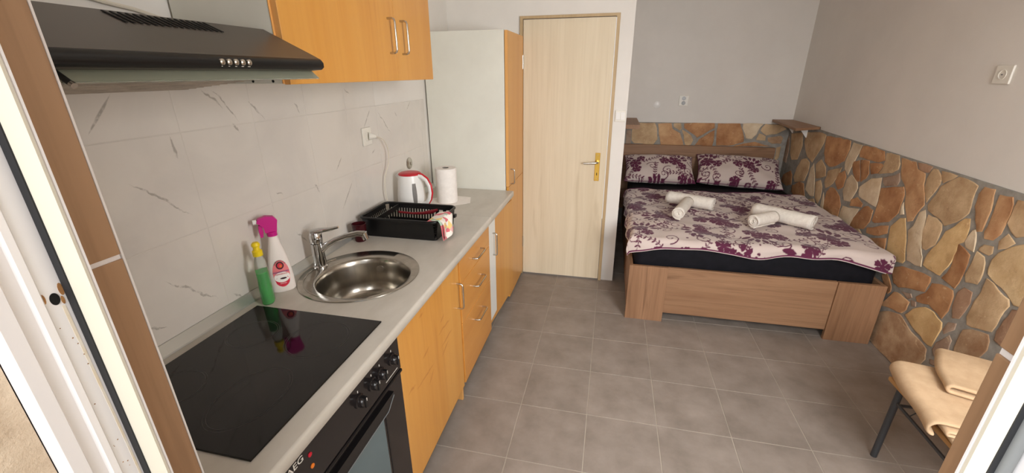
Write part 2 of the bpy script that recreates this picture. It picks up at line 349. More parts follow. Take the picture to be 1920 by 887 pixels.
MT = dict(
    plaster=mottled('white_plaster', (226, 222, 216), (221, 217, 211), 3, .75, bump=.12, bscale=120, spec=.2),
    ceiling=plain('white_ceiling', (232, 228, 222), .8),
    grout=mottled('pale_floor_grout', (166, 156, 143), (150, 141, 128), 8, .85),
    floor=mottled('grey_brown_floor_tile', (123, 113, 104), (149, 138, 129), 7, .42, .3, .75, bump=.06, bscale=60, rnd=.05, spec=.4, world=True, detail=8),
    wallgrout=plain('white_wall_grout', (204, 198, 190), .8),
    vein=vein_tile('white_veined_wall_tile'),
    mortar=mottled('grey_mortar', (160, 156, 148), (138, 134, 127), 25, .95, bump=.5, bscale=90, spec=.1),
    stucco=mottled('outside_stucco', (214, 196, 172), (188, 168, 144), 14, .95, bump=.7, bscale=70, bdist=.006),
    beech_v=wood('orange_beech_upright_grain', (214, 156, 76), (204, 142, 62), (182, 116, 48), 2, .34, 50, streak=.25, coat=.25),
    beech_sink=wood('orange_beech_with_dark_flecks', (214, 156, 76), (204, 142, 62), (172, 104, 40), 2, .34, 50, streak=.25, coat=.25, flames=FLAMES),
    beech_h=wood('orange_beech_level_grain', (208, 146, 70), (196, 132, 58), (172, 106, 44), 1, .34, 50, streak=.25, coat=.25),
    beech_edge=plain('beech_edge_band', (214, 158, 92), .45),
    oak_x=wood('sawn_oak_grain_across', (158, 122, 92), (138, 102, 74), (98, 68, 46), 0, .5, 90, streak=.75),
    oak_y=wood('sawn_oak_grain_lengthwise', (158, 122, 92), (138, 102, 74), (98, 68, 46), 1, .5, 90, streak=.75),
    oak_z=wood('sawn_oak_upright_grain', (158, 120, 90), (138, 102, 74), (98, 68, 46), 2, .5, 90, streak=.75),
    pale_door=wood('bleached_oak_door', (222, 209, 184), (210, 195, 168), (190, 172, 142), 2, .5, 70, streak=.45),
    door_frame=wood('tan_door_frame', (190, 166, 128), (178, 152, 114), (150, 124, 88), 2, .5, 70),
    jamb=wood('brown_wood_look_tile', (178, 144, 112), (158, 124, 94), (112, 84, 60), 2, .45, 80, streak=.6),
    pvc=plain('white_pvc', (230, 227, 227), .35),
    pvc_cream=plain('cream_pvc', (206, 200, 184), .5),
    rubber=plain('black_rubber', (26, 27, 30), .6),
    rubber_grey=plain('grey_rubber', (110, 112, 112), .6),
    rust=mottled('rust_stain', (176, 128, 76), (120, 78, 44), 60, .9),
    rust_pale=mottled('faint_rust_run', (226, 206, 172), (232, 226, 214), 30, .6),
    black_hole=plain('black_hole', (10, 9, 8), .9),
    worktop=mottled('pale_grey_marbled_laminate', (198, 192, 182), (182, 175, 164), 9, .35, .3, .7, sv=(1, .45, 1), spec=.4),
    white_lam=mottled('white_laminate', (222, 221, 210), (216, 214, 203), 4, .35),
    white_plastic=plain('white_plastic', (232, 230, 226), .3),
    socket_white=plain('socket_white', (226, 222, 212), .35),
    chrome=plain('chrome', (205, 205, 205), .1, 1.0),
    steel=mottled('brushed_steel', (188, 182, 172), (168, 162, 152), 30, .22, metal=1.0, sv=(1, 1, .1)),
    satin=plain('satin_nickel', (196, 190, 180), .25, 1.0),
    alu=plain('aluminium_strip', (196, 196, 190), .35, .7),
    brass=plain('brass', (226, 186, 92), .22, 1.0),
    hood=plain('black_hood_paint', (80, 73, 67), .36, 0, .5),
    hood_dark=plain('black_slot', (8, 8, 8), .7),
    hood_lip=plain('black_hood_lip', (22, 22, 22), .33, 0, .5),
    hood_filter=mottled('metal_grease_filter', (196, 188, 176), (168, 160, 150), 20, .45, metal=.6),
    hood_glass=plain('greenish_glass', (152, 154, 136), .15, 0, .5),
    hob=plain('black_ceramic_glass', (13, 11, 12), .06, 0, .5),
    hob_print=plain('hob_ring_print', (46, 40, 39), .3),
    oven=plain('black_oven_enamel', (30, 26, 26), .16, 0, .5),
    oven_dark=plain('dark_oven_handle', (20, 18, 19), .3),
    oven_window=plain('oven_window_glass', (92, 108, 112), .1, 0, .6),
    white_print=plain('white_print', (222, 218, 210), .5),
    led_red=plain('red_lamp', (190, 30, 50), .3),
    led_orange=plain('orange_lamp', (222, 120, 40), .3),
    plinth=plain('dark_plinth', (52, 40, 32), .7),
    soap=plain('green_soap', (44, 190, 70), .1, 0, .5, .35, 1.36),
    clear=plain('clear_plastic', (236, 240, 234), .08, 0, .5, .92, 1.1),
    yellow=plain('yellow_cap', (236, 206, 30), .35),
    magenta=plain('magenta_trigger', (196, 22, 130), .35),
    bottle_white=plain('white_bottle', (234, 226, 220), .35),
    label_pink=plain('pink_label', (232, 128, 132), .5),
    label_red=plain('red_label', (206, 40, 66), .5),
    label_white=plain('white_label', (240, 234, 230), .5),
    label_dark=plain('dark_label', (52, 26, 30), .5),
    label_blue=plain('blue_letters', (60, 64, 140), .5),
    rack=plain('black_rack_plastic', (16, 15, 15), .35),
    tumbler=plain('dark_red_glass', (86, 30, 36), .08, 0, .5, .6, 1.3),
    red=plain('red_plastic', (196, 30, 44), .3),
    wine=plain('wine_red_plastic', (120, 20, 30), .4),
    window_grey=plain('grey_water_window', (120, 116, 112), .2),
    paper=mottled('paper_towel', (238, 232, 226), (230, 224, 218), 40, .9, bump=.3, bscale=200),
    card=plain('grey_card_core', (120, 112, 104), .9),
    towel=mottled('white_terry', (234, 228, 218), (222, 215, 205), 50, .95, bump=.6, bscale=300, spec=.1),
    sheet=mottled('black_cotton', (22, 21, 27), (15, 15, 20), 20, .8, bump=.2, bscale=40, spec=.2),
    bedprint=print_mat('white_cotton_with_purple_flowers', (200, 185, 178), (90, 36, 62)),
    hem=plain('purple_piping', (104, 38, 74), .8),
    beige=mottled('beige_fleece', (196, 168, 136), (184, 156, 124), 18, .95, bump=.4, bscale=260, spec=.1),
    tube=plain('grey_painted_steel', (72, 74, 78), .4, .3),
    stool_wood=wood('stool_seat_wood', (190, 148, 96), (176, 132, 80), (140, 100, 60), 1, .5),
    cable=plain('white_cable', (214, 206, 190), .5),
    ground=mottled('outside_paving', (190, 182, 170), (170, 160, 148), 10, .9),
    blue_grey=plain('pale_fridge', (226, 228, 224), .3),
    cloth_print=None,
)
_s = NT('printed_kitchen_cloth')
_v = _s.n('ShaderNodeTexVoronoi')
_v.inputs['Scale'].default_value = 34
_s.l(_s.coords((1, 1, 1)), _v.inputs['Vector'])
_sep = _s.n('ShaderNodeSeparateColor')
_s.l(_v.outputs['Color'], _sep.inputs[0])
_c = _s.mix(_s.ramp(_sep.outputs[0], .55, .6), lin((232, 226, 216)), lin((214, 110, 120)))
_c = _s.mix(_s.ramp(_sep.outputs[1], .72, .76), _c, lin((230, 200, 130)))
_c = _s.mix(_s.ramp(_sep.outputs[2], .82, .86), _c, lin((170, 196, 176)))
_s.l(_c, _s.b.inputs['Base Color'])
_s.b.inputs['Roughness'].default_value = .9
MT['cloth_print'] = _s.m

STONE = {}
for key, a, b in (('O', (190, 140, 88), (152, 98, 52)), ('O2', (198, 156, 108), (170, 120, 74)), ('T', (202, 172, 130), (168, 134, 94)),
                  ('T2', (192, 162, 126), (150, 110, 74)), ('Y', (212, 178, 120), (186, 146, 90)), ('Y2', (208, 180, 134), (186, 152, 104)),
                  ('P', (218, 200, 170), (192, 164, 126)), ('B', (168, 142, 120), (142, 112, 90)), ('B2', (176, 140, 110), (152, 112, 82))):
    s_ = NT('stone_' + key)
    c_ = s_.mix(s_.ramp(s_.noise(8, 8, .62, world=True), .33, .66), lin(a), lin(b))
    pale = s_.ramp(s_.noise(26, 5, .7, (1, .45, 1), True, 1.5), .60, .72)
    c_ = s_.mix(s_.math('MULTIPLY', pale, .6), c_, lin((222, 196, 152)))
    dark = s_.ramp(s_.noise(14, 6, .7, world=True, dist=1.0), .60, .75)
    c_ = s_.mix(s_.math('MULTIPLY', dark, .5), c_, lin((112, 66, 32)))
    hs_ = s_.n('ShaderNodeHueSaturation')
    s_.l(s_.math('MULTIPLY_ADD', s_.n('ShaderNodeObjectInfo').outputs['Random'], .16, 1.02), hs_.inputs['Value'])
    hs_.inputs['Saturation'].default_value = .9
    s_.l(c_, hs_.inputs['Color'])
    s_.l(hs_.outputs[0], s_.b.inputs['Base Color'])
    s_.b.inputs['Roughness'].default_value = .78
    s_.b.inputs['Specular IOR Level'].default_value = .25
    s_.bump(s_.noise(34, 7, .7, world=True), .5, .005)
    STONE[key] = s_.m

# ------------------------------------------------------------------ mesh helpers
class MB:
    def __init__(s):
        s.v, s.f = [], []

    def add(s, vs, fs):
        b = len(s.v)
        s.v += [tuple(map(float, p)) for p in vs]
        s.f += [tuple(i + b for i in f) for f in fs]
        return s

    def box(s, x0, x1, y0, y1, z0, z1, bev=0.0):
        if bev <= 0:
            return s.add([(x0, y0, z0), (x1, y0, z0), (x1, y1, z0), (x0, y1, z0), (x0, y0, z1), (x1, y0, z1), (x1, y1, z1), (x0, y1, z1)],
                         [(0, 3, 2, 1), (4, 5, 6, 7), (0, 1, 5, 4), (1, 2, 6, 5), (2, 3, 7, 6), (3, 0, 4, 7)])
        bm = bmesh.new()
        bmesh.ops.create_cube(bm, size=1)
        for v in bm.verts:
            v.co = Vector(((x0 + x1) / 2 + v.co.x * (x1 - x0), (y0 + y1) / 2 + v.co.y * (y1 - y0), (z0 + z1) / 2 + v.co.z * (z1 - z0)))
        bmesh.ops.bevel(bm, geom=bm.edges[:], offset=min(bev, .45 * min(x1 - x0, y1 - y0, z1 - z0)), segments=2, profile=.5, affect='EDGES')
        bm.verts.ensure_lookup_table()
        bm.verts.index_update()
        s.add([v.co[:] for v in bm.verts], [tuple(v.index for v in f.verts) for f in bm.faces])
        bm.free()
        return s

    def prism(s, poly, axis, a, b):
        """polygon in the two other axes (in xyz order), extruded from a to b along axis"""
        n = len(poly)

        def pt(p, t):
            q = list(p)
            q.insert(axis, t)
            return q
        vs = [pt(p, a) for p in poly] + [pt(p, b) for p in poly]
        fs = [tuple(range(n)), tuple(range(2 * n - 1, n - 1, -1))] + [(i, i + n, (i + 1) % n + n, (i + 1) % n) for i in range(n)]
        return s.add(vs, fs)

    def tube(s, pts, r, n=10, closed=False, cap=True):
        P = [Vector(p) for p in pts]
        m = len(P)
        rs = r if isinstance(r, (list, tuple)) else [r] * m
        T = []
        for i in range(m):
            a = P[(i - 1) % m] if (closed or i > 0) else P[i]
            b = P[(i + 1) % m] if (closed or i < m - 1) else P[i]
            T.append((b - a).normalized())
        up = Vector((0, 0, 1)) if abs(T[0].z) < .9 else Vector((1, 0, 0))
        N = T[0].cross(up).normalized()
        vs, fs = [], []
        for i in range(m):
            N = (N - T[i] * N.dot(T[i])).normalized()
            Bv = T[i].cross(N)
            for k in range(n):
                a = 2 * PI * k / n
                vs.append(P[i] + (N * math.cos(a) + Bv * math.sin(a)) * rs[i])
        for i in range(m if closed else m - 1):
            j = (i + 1) % m
            for k in range(n):
                fs.append((i * n + k, i * n + (k + 1) % n, j * n + (k + 1) % n, j * n + k))
        if cap and not closed:
            fs.append(tuple(range(n - 1, -1, -1)))
            fs.append(tuple(range((m - 1) * n, m * n)))
        return s.add(vs, fs)

    def lathe(s, prof, c=(0, 0, 0), n=32, sx=1.0, sy=1.0, cap=True):
        vs, fs = [], []
        for r, z in prof:
            for k in range(n):
                a = 2 * PI * k / n
                vs.append((c[0] + r * sx * math.cos(a), c[1] + r * sy * math.sin(a), c[2] + z))
        for i in range(len(prof) - 1):
            for k in range(n):
                fs.append((i * n + k, i * n + (k + 1) % n, (i + 1) * n + (k + 1) % n, (i + 1) * n + k))
        if cap:
            fs.append(tuple(range(n - 1, -1, -1)))
            fs.append(tuple(range((len(prof) - 1) * n, len(prof) * n)))
        return s.add(vs, fs)

    def cyl(s, p0, p1, r0, r1=None, n=20):
        return s.tube([p0, p1], [r0, r0 if r1 is None else r1], n)

    def moved(s, mat):
        s.v = [tuple(mat @ Vector(p)) for p in s.v]
        return s

    def mesh(s, name, smooth=False, angle=40):
        me = bpy.data.meshes.new(name)
        me.from_pydata(s.v, [], s.f)
        bm = bmesh.new()
        bm.from_mesh(me)
        bmesh.ops.recalc_face_normals(bm, faces=bm.faces[:])
        bm.to_mesh(me)
        bm.free()
        if smooth:
            me.shade_smooth()
            me.set_sharp_from_angle(angle=math.radians(angle))
        return me


def origin_of(o):
    p = Vector((0, 0, 0))
    while o is not None:
        p += o.location
        o = o.parent
    return p


def props(o, label=None, cat=None, group=None, kind=None):
    for k, v in (('label', label), ('category', cat), ('group', group), ('kind', kind)):
        if v:
            o[k] = v
    return o


def thing(name, label, cat, loc=(0, 0, 0), rz=0.0, group=None, kind=None):
    o = bpy.data.objects.new(name, None)
    o.empty_display_size = .05
    COL.objects.link(o)
    o.location = loc
    o.rotation_euler = (0, 0, rz)
    return props(o, label, cat, group, kind)


def part(parent, name, mb, m, smooth=False, local=False, label=None, angle=40, kind=None):
    """mesh part of a thing; coordinates are world metres unless local"""
    if not local:
        og = origin_of(parent)
        mb.v = [(x - og.x, y - og.y, z - og.z) for x, y, z in mb.v]
    o = bpy.data.objects.new(name, mb.mesh(name, smooth, angle))
    o.data.materials.append(MT[m] if isinstance(m, str) else m)
    COL.objects.link(o)
    o.parent = parent
    if label:
        o['label'] = label
    if kind:
        o['kind'] = kind
    return o


def single(name, mb, m, label=None, cat=None, group=None, kind=None, smooth=False, angle=40):
    xs, ys, zs = zip(*mb.v)
    og = ((min(xs) + max(xs)) / 2, (min(ys) + max(ys)) / 2, min(zs))
    mb.v = [(x - og[0], y - og[1], z - og[2]) for x, y, z in mb.v]
    o = bpy.data.objects.new(name, mb.mesh(name, smooth, angle))
    o.data.materials.append(MT[m] if isinstance(m, str) else m)
    COL.objects.link(o)
    o.location = og
    return props(o, label, cat, group, kind)


def share(parent, name, mesh, loc):
    o = bpy.data.objects.new(name, mesh)
    COL.objects.link(o)
    o.parent = parent
    o.location = Vector(loc) - origin_of(parent)
    return o


def text_mesh(body, size, mat4, depth=.0004, font_scale_x=1.0):
    cu = bpy.data.curves.new('lettering', 'FONT')
    cu.body = body
    cu.size = size
    cu.extrude = depth
    cu.align_x = 'CENTER'
    cu.align_y = 'CENTER'
    cu.resolution_u = 3
    tmp = bpy.data.objects.new('lettering', cu)
    COL.objects.link(tmp)
    dg = bpy.context.evaluated_depsgraph_get()
    me = bpy.data.meshes.new_from_object(tmp.evaluated_get(dg))
    mb = MB()
    mb.v = [tuple(mat4 @ Vector((v.co.x * font_scale_x, v.co.y, v.co.z))) for v in me.vertices]
    mb.f = [tuple(p.vertices) for p in me.polygons]
    bpy.data.objects.remove(tmp)
    bpy.data.curves.remove(cu)
    bpy.data.meshes.remove(me)
    return mb


def face_matrix(origin, right, up):
    r, u = Vector(right).normalized(), Vector(up).normalized()
    n = r.cross(u)
    return Matrix(((r.x, u.x, n.x, origin[0]), (r.y, u.y, n.y, origin[1]), (r.z, u.z, n.z, origin[2]), (0, 0, 0, 1)))


def arc(c, r, a0, a1, n, plane='xz'):
    out = []
    for i in range(n + 1):
        a = a0 + (a1 - a0) * i / n
        p = [c[0], c[1], c[2]]
        p['xyz'.index(plane[0])] += r * math.cos(a)
        p['xyz'.index(plane[1])] += r * math.sin(a)
        out.append(tuple(p))
    return out

# ================================================================== the room
LX, RX, DY, FY, CZ = -0.525, 2.386, 1.85, 3.346, 2.45      # left wall, right wall, door wall, far wall, ceiling

fl = single('floor', MB().box(LX - .1, RX + .1, -1.06, FY + .1, -.06, -.0015), 'grout', 'grey brown square floor tiles with pale grout', kind='structure')
_tm = MB().box(-.1645, .1645, -.1645, .1645, -.012, 0, .001).mesh('floor_tile')
_tm.materials.append(MT['floor'])
for i in range(-1, 7):
    for j in range(-3, 10):
        share(fl, 'floor_tile', _tm, ((i + .5) / 3, (j + .5) / 3, 0))
# strip of cut tiles along the right wall
_tc = MB().box(-.026, .026, -.1645, .1645, -.012, 0, .001).mesh('floor_tile')
_tc.materials.append(MT['floor'])
for j in range(-3, 10):
    share(fl, 'floor_tile', _tc, (2.3597, (j + .5) / 3, 0))

single('ceiling', MB().box(LX - .1, RX + .1, -1.4, FY + .1, CZ, CZ + .1), 'ceiling', 'plain white ceiling', kind='structure')

# ---- kitchen wall with veined tiles
wl = single('wall_left', MB().box(LX - .1, LX, -1.45, FY + .1, 0, CZ), 'plaster', 'white kitchen wall with veined splashback tiles', kind='structure')
part(wl, 'tile_grout', MB().box(LX - .001, LX + .0062, -.99, 1.322, .845, 1.4375), 'wallgrout')
part(wl, 'tile_grout', MB().box(LX - .001, LX + .0062, -.99, .716, 1.4375, 1.735), 'wallgrout')
ys = [-.99, -.90, -.63, -.36, -.09, .18, .45, .714, .985, 1.255, 1.32]
zs = [.85, 1.15, 1.44, 1.73]
_cache = {}
for a in range(len(ys) - 1):
    for b in range(3):
        if b == 2 and ys[a] > .70:
            continue
        w, h = round(ys[a + 1] - ys[a] - .0022, 4), round(zs[b + 1] - zs[b] - .0022, 4)
        if (w, h) not in _cache:
            _cache[(w, h)] = MB().box(-.004, .0035, -w / 2, w / 2, -h / 2, h / 2, .0012).mesh('wall_tile')
            _cache[(w, h)].materials.append(MT['vein'])
        share(wl, 'wall_tile', _cache[(w, h)], (LX + .0035 + random.uniform(0, .0006), (ys[a] + ys[a + 1]) / 2, (zs[b] + zs[b + 1]) / 2))

# ---- wall with the door, partition beside the bed alcove
dx0, dx1, dz1 = .012, .688, 1.958
single('wall_back', MB().prism([(LX, 0), (dx0, 0), (dx0, dz1), (dx1, dz1), (dx1, 0), (.781, 0), (.781, CZ), (LX, CZ)], 1, DY, DY + .11), 'plaster',
       'white wall around the pale door', kind='structure')
single('wall_partition', MB().box(.681, .781, DY + .11, FY + .02, 0, CZ), 'plaster', 'white partition wall beside the bed', kind='structure')

# ---- far wall and right wall: plaster above, stone cladding below
def stone_mesh(poly, depth, to3):
    """irregular slab with broken outline, rounded edge and slightly uneven face"""
    pts = []
    n = len(poly)
    for i in range(n):
        a, b = Vector(poly[i]), Vector(poly[(i + 1) % n])
        pts.append(a)
        d = b - a
        if d.length > .05:
            nrm = Vector((-d.y, d.x)).normalized()
            k = 3 if d.length > .12 else 2
            for t in range(1, k):
                pts.append(a + d * (t / k) + nrm * random.uniform(-.004, .004))
    c = sum(pts, Vector((0, 0))) / len(pts)
    pts = [c + (p - c) * (1 + .0035 / max((p - c).length, .02)) for p in pts]
    m = len(pts)
    size = max((p - c).length for p in pts)
    vs, fs = [], []
    for lvl, (ins, dep) in enumerate(((0.0, 0.0), (.0005, depth * .75), (.0025, depth * .95), (.008, depth))):
        for p in pts:
            r = (p - c)
            q = c + r * max(.3, 1 - ins / max(r.length, .02))
            jit = random.uniform(-.0016, .0016) if lvl >= 2 else 0
            vs.append(to3(q.x, q.y, dep + jit))
    vs.append(to3(c.x, c.y, depth + random.uniform(-.002, .003)))
    for l in range(3):
        for i in range(m):
            fs.append((l * m + i, l * m + (i + 1) % m, (l + 1) * m + (i + 1) % m, (l + 1) * m + i))
    for i in range(m):
        fs.append((3 * m + i, 3 * m + (i + 1) % m, 4 * m))
    mb = MB().add(vs, fs)
    return mb


wf = single('wall_far', MB().box(.70, RX + .1, FY, FY + .1, 0, CZ), 'plaster', 'white alcove wall above a band of stone cladding', kind='structure')
part(wf, 'mortar', MB().box(.781, RX, FY - .0150, FY + .002, 0, 1.112), 'mortar')
for key, poly in FAR_STONES:
    part(wf, 'stone', stone_mesh([(min(max(x, .785), RX - .004), min(z, 1.112)) for x, z in poly], .009, lambda a, b, d: (a, FY - .0095 - d, b)), STONE[key], True, angle=55)

wr = single('wall_right', MB().box(RX, RX + .1, -1.45, FY + .1, 0, CZ), 'plaster', 'white wall above rough ochre stone cladding', kind='structure')
part(wr, 'mortar', MB().prism([(-1.0, 0), (FY - .01, 0), (FY - .01, 1.15), (2.6, 1.133), (.79, 1.105), (-1.0, 1.08)], 0, RX - .0150, RX + .002), 'mortar')


def inside(p, poly):
    r = False
    for i in range(len(poly)):
        (x1, y1), (x2, y2) = poly[i], poly[i - 1]
        if (y1 > p[1]) != (y2 > p[1]) and p[0] < (x2 - x1) * (p[1] - y1) / (y2 - y1) + x1:
            r = not r
    return r


def clip(poly, n, d):
    out = []
    for i in range(len(poly)):
        a, b = poly[i], poly[(i + 1) % len(poly)]
        da, db = a[0] * n[0] + a[1] * n[1] - d, b[0] * n[0] + b[1] * n[1] - d
        if da <= 0:
            out.append(a)
        if da * db < 0:
            t = da / (da - db)
            out.append((a[0] + (b[0] - a[0]) * t, a[1] + (b[1] - a[1]) * t))
    return out


_right = [(k, [(y, max(.004, z)) for y, z in p]) for k, p in RIGHT_STONES]
_rng = random.Random(11)
seeds = [(-.95 + .20 * a + _rng.uniform(-.06, .06) + (.1 if b % 2 else 0), .09 + .19 * b + _rng.uniform(-.05, .05)) for a in range(10) for b in range(6)]
for i, s0 in enumerate(seeds):
    cell = [(-1.0, .004), (1.1, .004), (1.1, 1.09), (-1.0, 1.09)]
    for j, s1 in enumerate(seeds):
        if i != j:
            n = (s1[0] - s0[0], s1[1] - s0[1])
            L = math.hypot(*n)
            if L > .7:
                continue
            n = (n[0] / L, n[1] / L)
            d = ((s0[0] + s1[0]) / 2) * n[0] + ((s0[1] + s1[1]) / 2) * n[1] - .011
            cell = clip(cell, n, d)
            if len(cell) < 3:
                break
    if len(cell) < 3 or any(inside(p, q) for _, q in RIGHT_STONES for p in cell + [s0]) or any(inside(p, cell) for _, q in RIGHT_STONES for p in q):
        continue
    if max(p[0] for p in cell) > 1.0:
        continue
    _right.append((_rng.choice(['O', 'T', 'Y', 'P', 'B', 'T2', 'O2']), cell))
for key, poly in _right:
    part(wr, 'stone', stone_mesh([(min(y, FY - .02), z) for y, z in poly], .009, lambda a, b, d: (RX - .0095 - d, a, b)), STONE[key], True, angle=55)

# ---- front wall with the doorway the picture is taken through, and an added, unseen window opening for the fill light
wfr = single('wall_front', MB().prism([(LX - .1, 0), (.105, 0), (.105, 2.1), (.992, 2.1), (.992, 0), (1.35, 0), (1.35, CZ), (LX - .1, CZ)], 1, -1.06, -1.0), 'plaster',
             'front wall around the entrance door', kind='structure')
wo = single('wall_outer', MB().prism([(LX - .6, -.05), (.098, -.05), (.098, 2.14), (1.0, 2.14), (1.0, -.05), (1.35, -.05), (1.35, CZ), (LX - .6, CZ)], 1, -1.46, -1.125), 'stucco',
            'rough peach stucco of the outer door reveal', kind='structure')
single('wall_added_window', MB().box(1.35, RX + .1, -1.2, -1.0, 0, 1.0).box(1.35, RX + .1, -1.2, -1.0, 2.1, CZ).box(1.35, 1.36, -1.2, -1.0, 1.0, 2.1).box(2.25, RX + .1, -1.2, -1.0, 1.0, 2.1),
       'plaster', 'front wall around an added unseen window', kind='structure')
for x0, x1 in ((.105, .115), (.982, .992)):
    for z0, z1 in ((.002, .188), (.192, .787), (.792, 1.385), (1.391, 1.985)):
        part(wfr, 'jamb_tile', MB().box(x0, x1, -1.06, -1.0005, z0, z1, .001), 'jamb')
    part(wfr, 'jamb_grout', MB().box(min(x0, x1) + (.0 if x0 < .5 else .002), max(x0, x1) - (.002 if x0 < .5 else 0), -1.06, -1.001, 0, 2.1), 'pvc')
part(wfr, 'corner_trim', MB().box(.108, .1156, -1.0004, -.9982, 0, 2.1), 'pvc')

# white plastic door frame, left and right profile
tl = single('trim_1', MB().prism([(.098, -1.06), (.162, -1.06), (.162, -1.0615), (.160, -1.0635), (.121, -1.0635), (.121, -1.085), (.1235, -1.087), (.1235, -1.0935), (.1195, -1.096), (.1195, -1.108),
                                  (.124, -1.1105), (.124, -1.124), (.098, -1.124)], 2, 0, 2.1), 'pvc', 'white plastic door frame on the left with black seal', kind='structure')
part(tl, 'frame_flange', MB().box(.1330, .1625, -1.0660, -1.0634, 0, 2.1), 'pvc_cream')
part(tl, 'rubber_seal', MB().box(.1226, .1330, -1.0675, -1.0634, 0, 2.1), 'rubber')
part(tl, 'strike_hole', MB().lathe([(.0068, 0), (.0068, .0006)], n=20).moved(Matrix.Translation((.121, -1.0765, 1.372)) @ Matrix.Rotation(PI / 2, 4, 'Y') @ Matrix.Diagonal((1, .62, 1, 1))), 'black_hole')
for dy, dz, r in ((.0078, .008, .0045), (-.0085, .004, .0035), (.006, -.004, .003)):
    part(tl, 'rust_mark', MB().lathe([(r, 0), (r, .0004)], n=12).moved(Matrix.Translation((.121, -1.0765 + dy, 1.372 + dz)) @ Matrix.Rotation(PI / 2, 4, 'Y') @ Matrix.Diagonal((1.6, .5, 1, 1))), 'rust')
part(tl, 'rust_run', MB().prism([(-1.0735, 1.362), (-1.0705, 1.362), (-1.0690, 1.20), (-1.0685, 1.0), (-1.0705, 1.0), (-1.0715, 1.2)], 0, .1208, .1213), 'rust_pale')
_rr = random.Random(4)
for k in range(16):
    part(tl, 'dirt_speck', MB().lathe([(_rr.uniform(.0004, .0009), 0), (.0003, .0003)], n=6).moved(
        Matrix.Translation((.1211, -1.0765 + _rr.uniform(-.007, .006), _rr.uniform(1.05, 1.36))) @ Matrix.Rotation(PI / 2, 4, 'Y')), 'rust')
tr = single('trim_2', MB().prism([(1.0, -1.06), (.940, -1.06), (.940, -1.0615), (.942, -1.0635), (.964, -1.0635), (.964, -1.09), (.961, -1.093), (.961, -1.124), (1.0, -1.124)], 2, 0, 2.1), 'pvc',
            'white plastic door frame on the right with grey seal', kind='structure')
part(tr, 'frame_flange', MB().box(.9395, .9515, -1.0660, -1.0634, 0, 2.1), 'pvc_cream')
part(tr, 'rubber_seal', MB().box(.9515, .9550, -1.0670, -1.0634, 0, 2.1), 'rubber')
part(tr, 'rubber_seal', MB().cyl((.9590, -1.0670, 0), (.9590, -1.0670, 2.1), .004, n=12), 'rubber_grey', True)
single('trim_3', MB().box(.098, 1.0, -1.124, -1.06, 2.06, 2.14), 'pvc', 'white plastic door frame head', kind='structure')
single('trim_4', MB().box(.10, 1.0, -1.124, -1.0, -.05, -.002), 'pvc', 'white plastic door sill', kind='structure')
single('ground', MB().box(-3, 5, -7, -1.06, -.12, -.05), 'ground', 'pale paving outside the entrance', kind='structure')

# ---- the pale interior door
dr = thing('door_1', 'pale bleached oak interior door with brass handle plate', None, (.35, DY, 0), kind='structure')
part(dr, 'door_leaf', MB().box(.036, .662, DY - .012, DY + .028, .012, 1.936, .0025), 'pale_door')
part(dr, 'door_frame', MB().prism([(.0125, .001), (.033, .001), (.033, 1.94), (.665, 1.94), (.665, .001), (.6875, .001), (.6875, 1.9575), (.0125, 1.9575)], 1, DY - .018, DY + .06), 'door_frame')
pl_ = part(dr, 'handle_plate', MB().box(.582, .618, DY - .016, DY - .011, .829, 1.040, .002), 'brass')
part(pl_, 'door_lever', MB().tube([(.600, DY - .014, .972), (.600, DY - .045, .972), (.592, DY - .053, .972), (.50, DY - .055, .966)], [.009, .009, .009, .007], 12), 'satin', True)
part(pl_, 'rose', MB().cyl((.600, DY - .016, .972), (.600, DY - .022, .972), .013), 'brass', True)
part(pl_, 'keyhole', MB().box(.5975, .6025, DY - .0168, DY - .0155, .872, .892), 'black_hole')
for zz in (.848, 1.022):
    part(pl_, 'screw', MB().cyl((.6, DY - .016, zz), (.6, DY - .0172, zz), .003, n=10), 'satin')
for zz in (.25, 1.62):
    part(dr, 'hinge', MB().cyl((.034, DY - .019, zz), (.034, DY - .019, zz + .09), .006, n=12), 'satin', True)

# ================================================================== kitchen
WT, WB = .85, .814            # worktop top and underside
FX = .045                     # front plane of the cabinet doors


def bar_handle(parent, p0, p1, out, r=.0042, m='satin'):
    """bent wire handle between two feet, standing off the front"""
    a, b, o = Vector(p0), Vector(p1), Vector(out)
    d = (b - a).normalized()
    k = .012
    pts = [a, a + o * .6, a + o * .9 + d * k * .3, a + o + d * k, b + o - d * k, b + o * .9 - d * k * .3, b + o * .6, b]
    return part(parent, 'handle', MB().tube(pts, r, 10), m, True, label='satin metal wire handle')


# ---- worktops
def plate_with_hole(x0, x1, y0, y1, z0, z1, cx, cy, r, n=64):
    angs = [2 * PI * k / n for k in range(n)]
    for px, py in ((x0, y0), (x1, y0), (x1, y1), (x0, y1)):
        angs.append(math.atan2(py - cy, px - cx) % (2 * PI))
    angs = sorted(set(round(a, 6) for a in angs))
    inner, outer = [], []
    for a in angs:
        c, s = math.cos(a), math.sin(a)
        t = min([(x1 - cx) / c if c > 1e-9 else 1e9, (x0 - cx) / c if c < -1e-9 else 1e9, (y1 - cy) / s if s > 1e-9 else 1e9, (y0 - cy) / s if s < -1e-9 else 1e9])
        inner.append((cx + r * c, cy + r * s))
        outer.append((cx + t * c, cy + t * s))
    m = len(angs)
    vs = [(x, y, z) for z in (z1, z0) for ring in (inner, outer) for x, y in ring]
    fs = []
    for i in range(m):
        j = (i + 1) % m
        fs += [(i, j, m + j, m + i), (2 * m + j, 2 * m + i, 3 * m + i, 3 * m + j), (m + i, m + j, 3 * m + j, 3 * m + i), (j, i, 2 * m + i, 2 * m + j)]
    return MB().add(vs, fs)


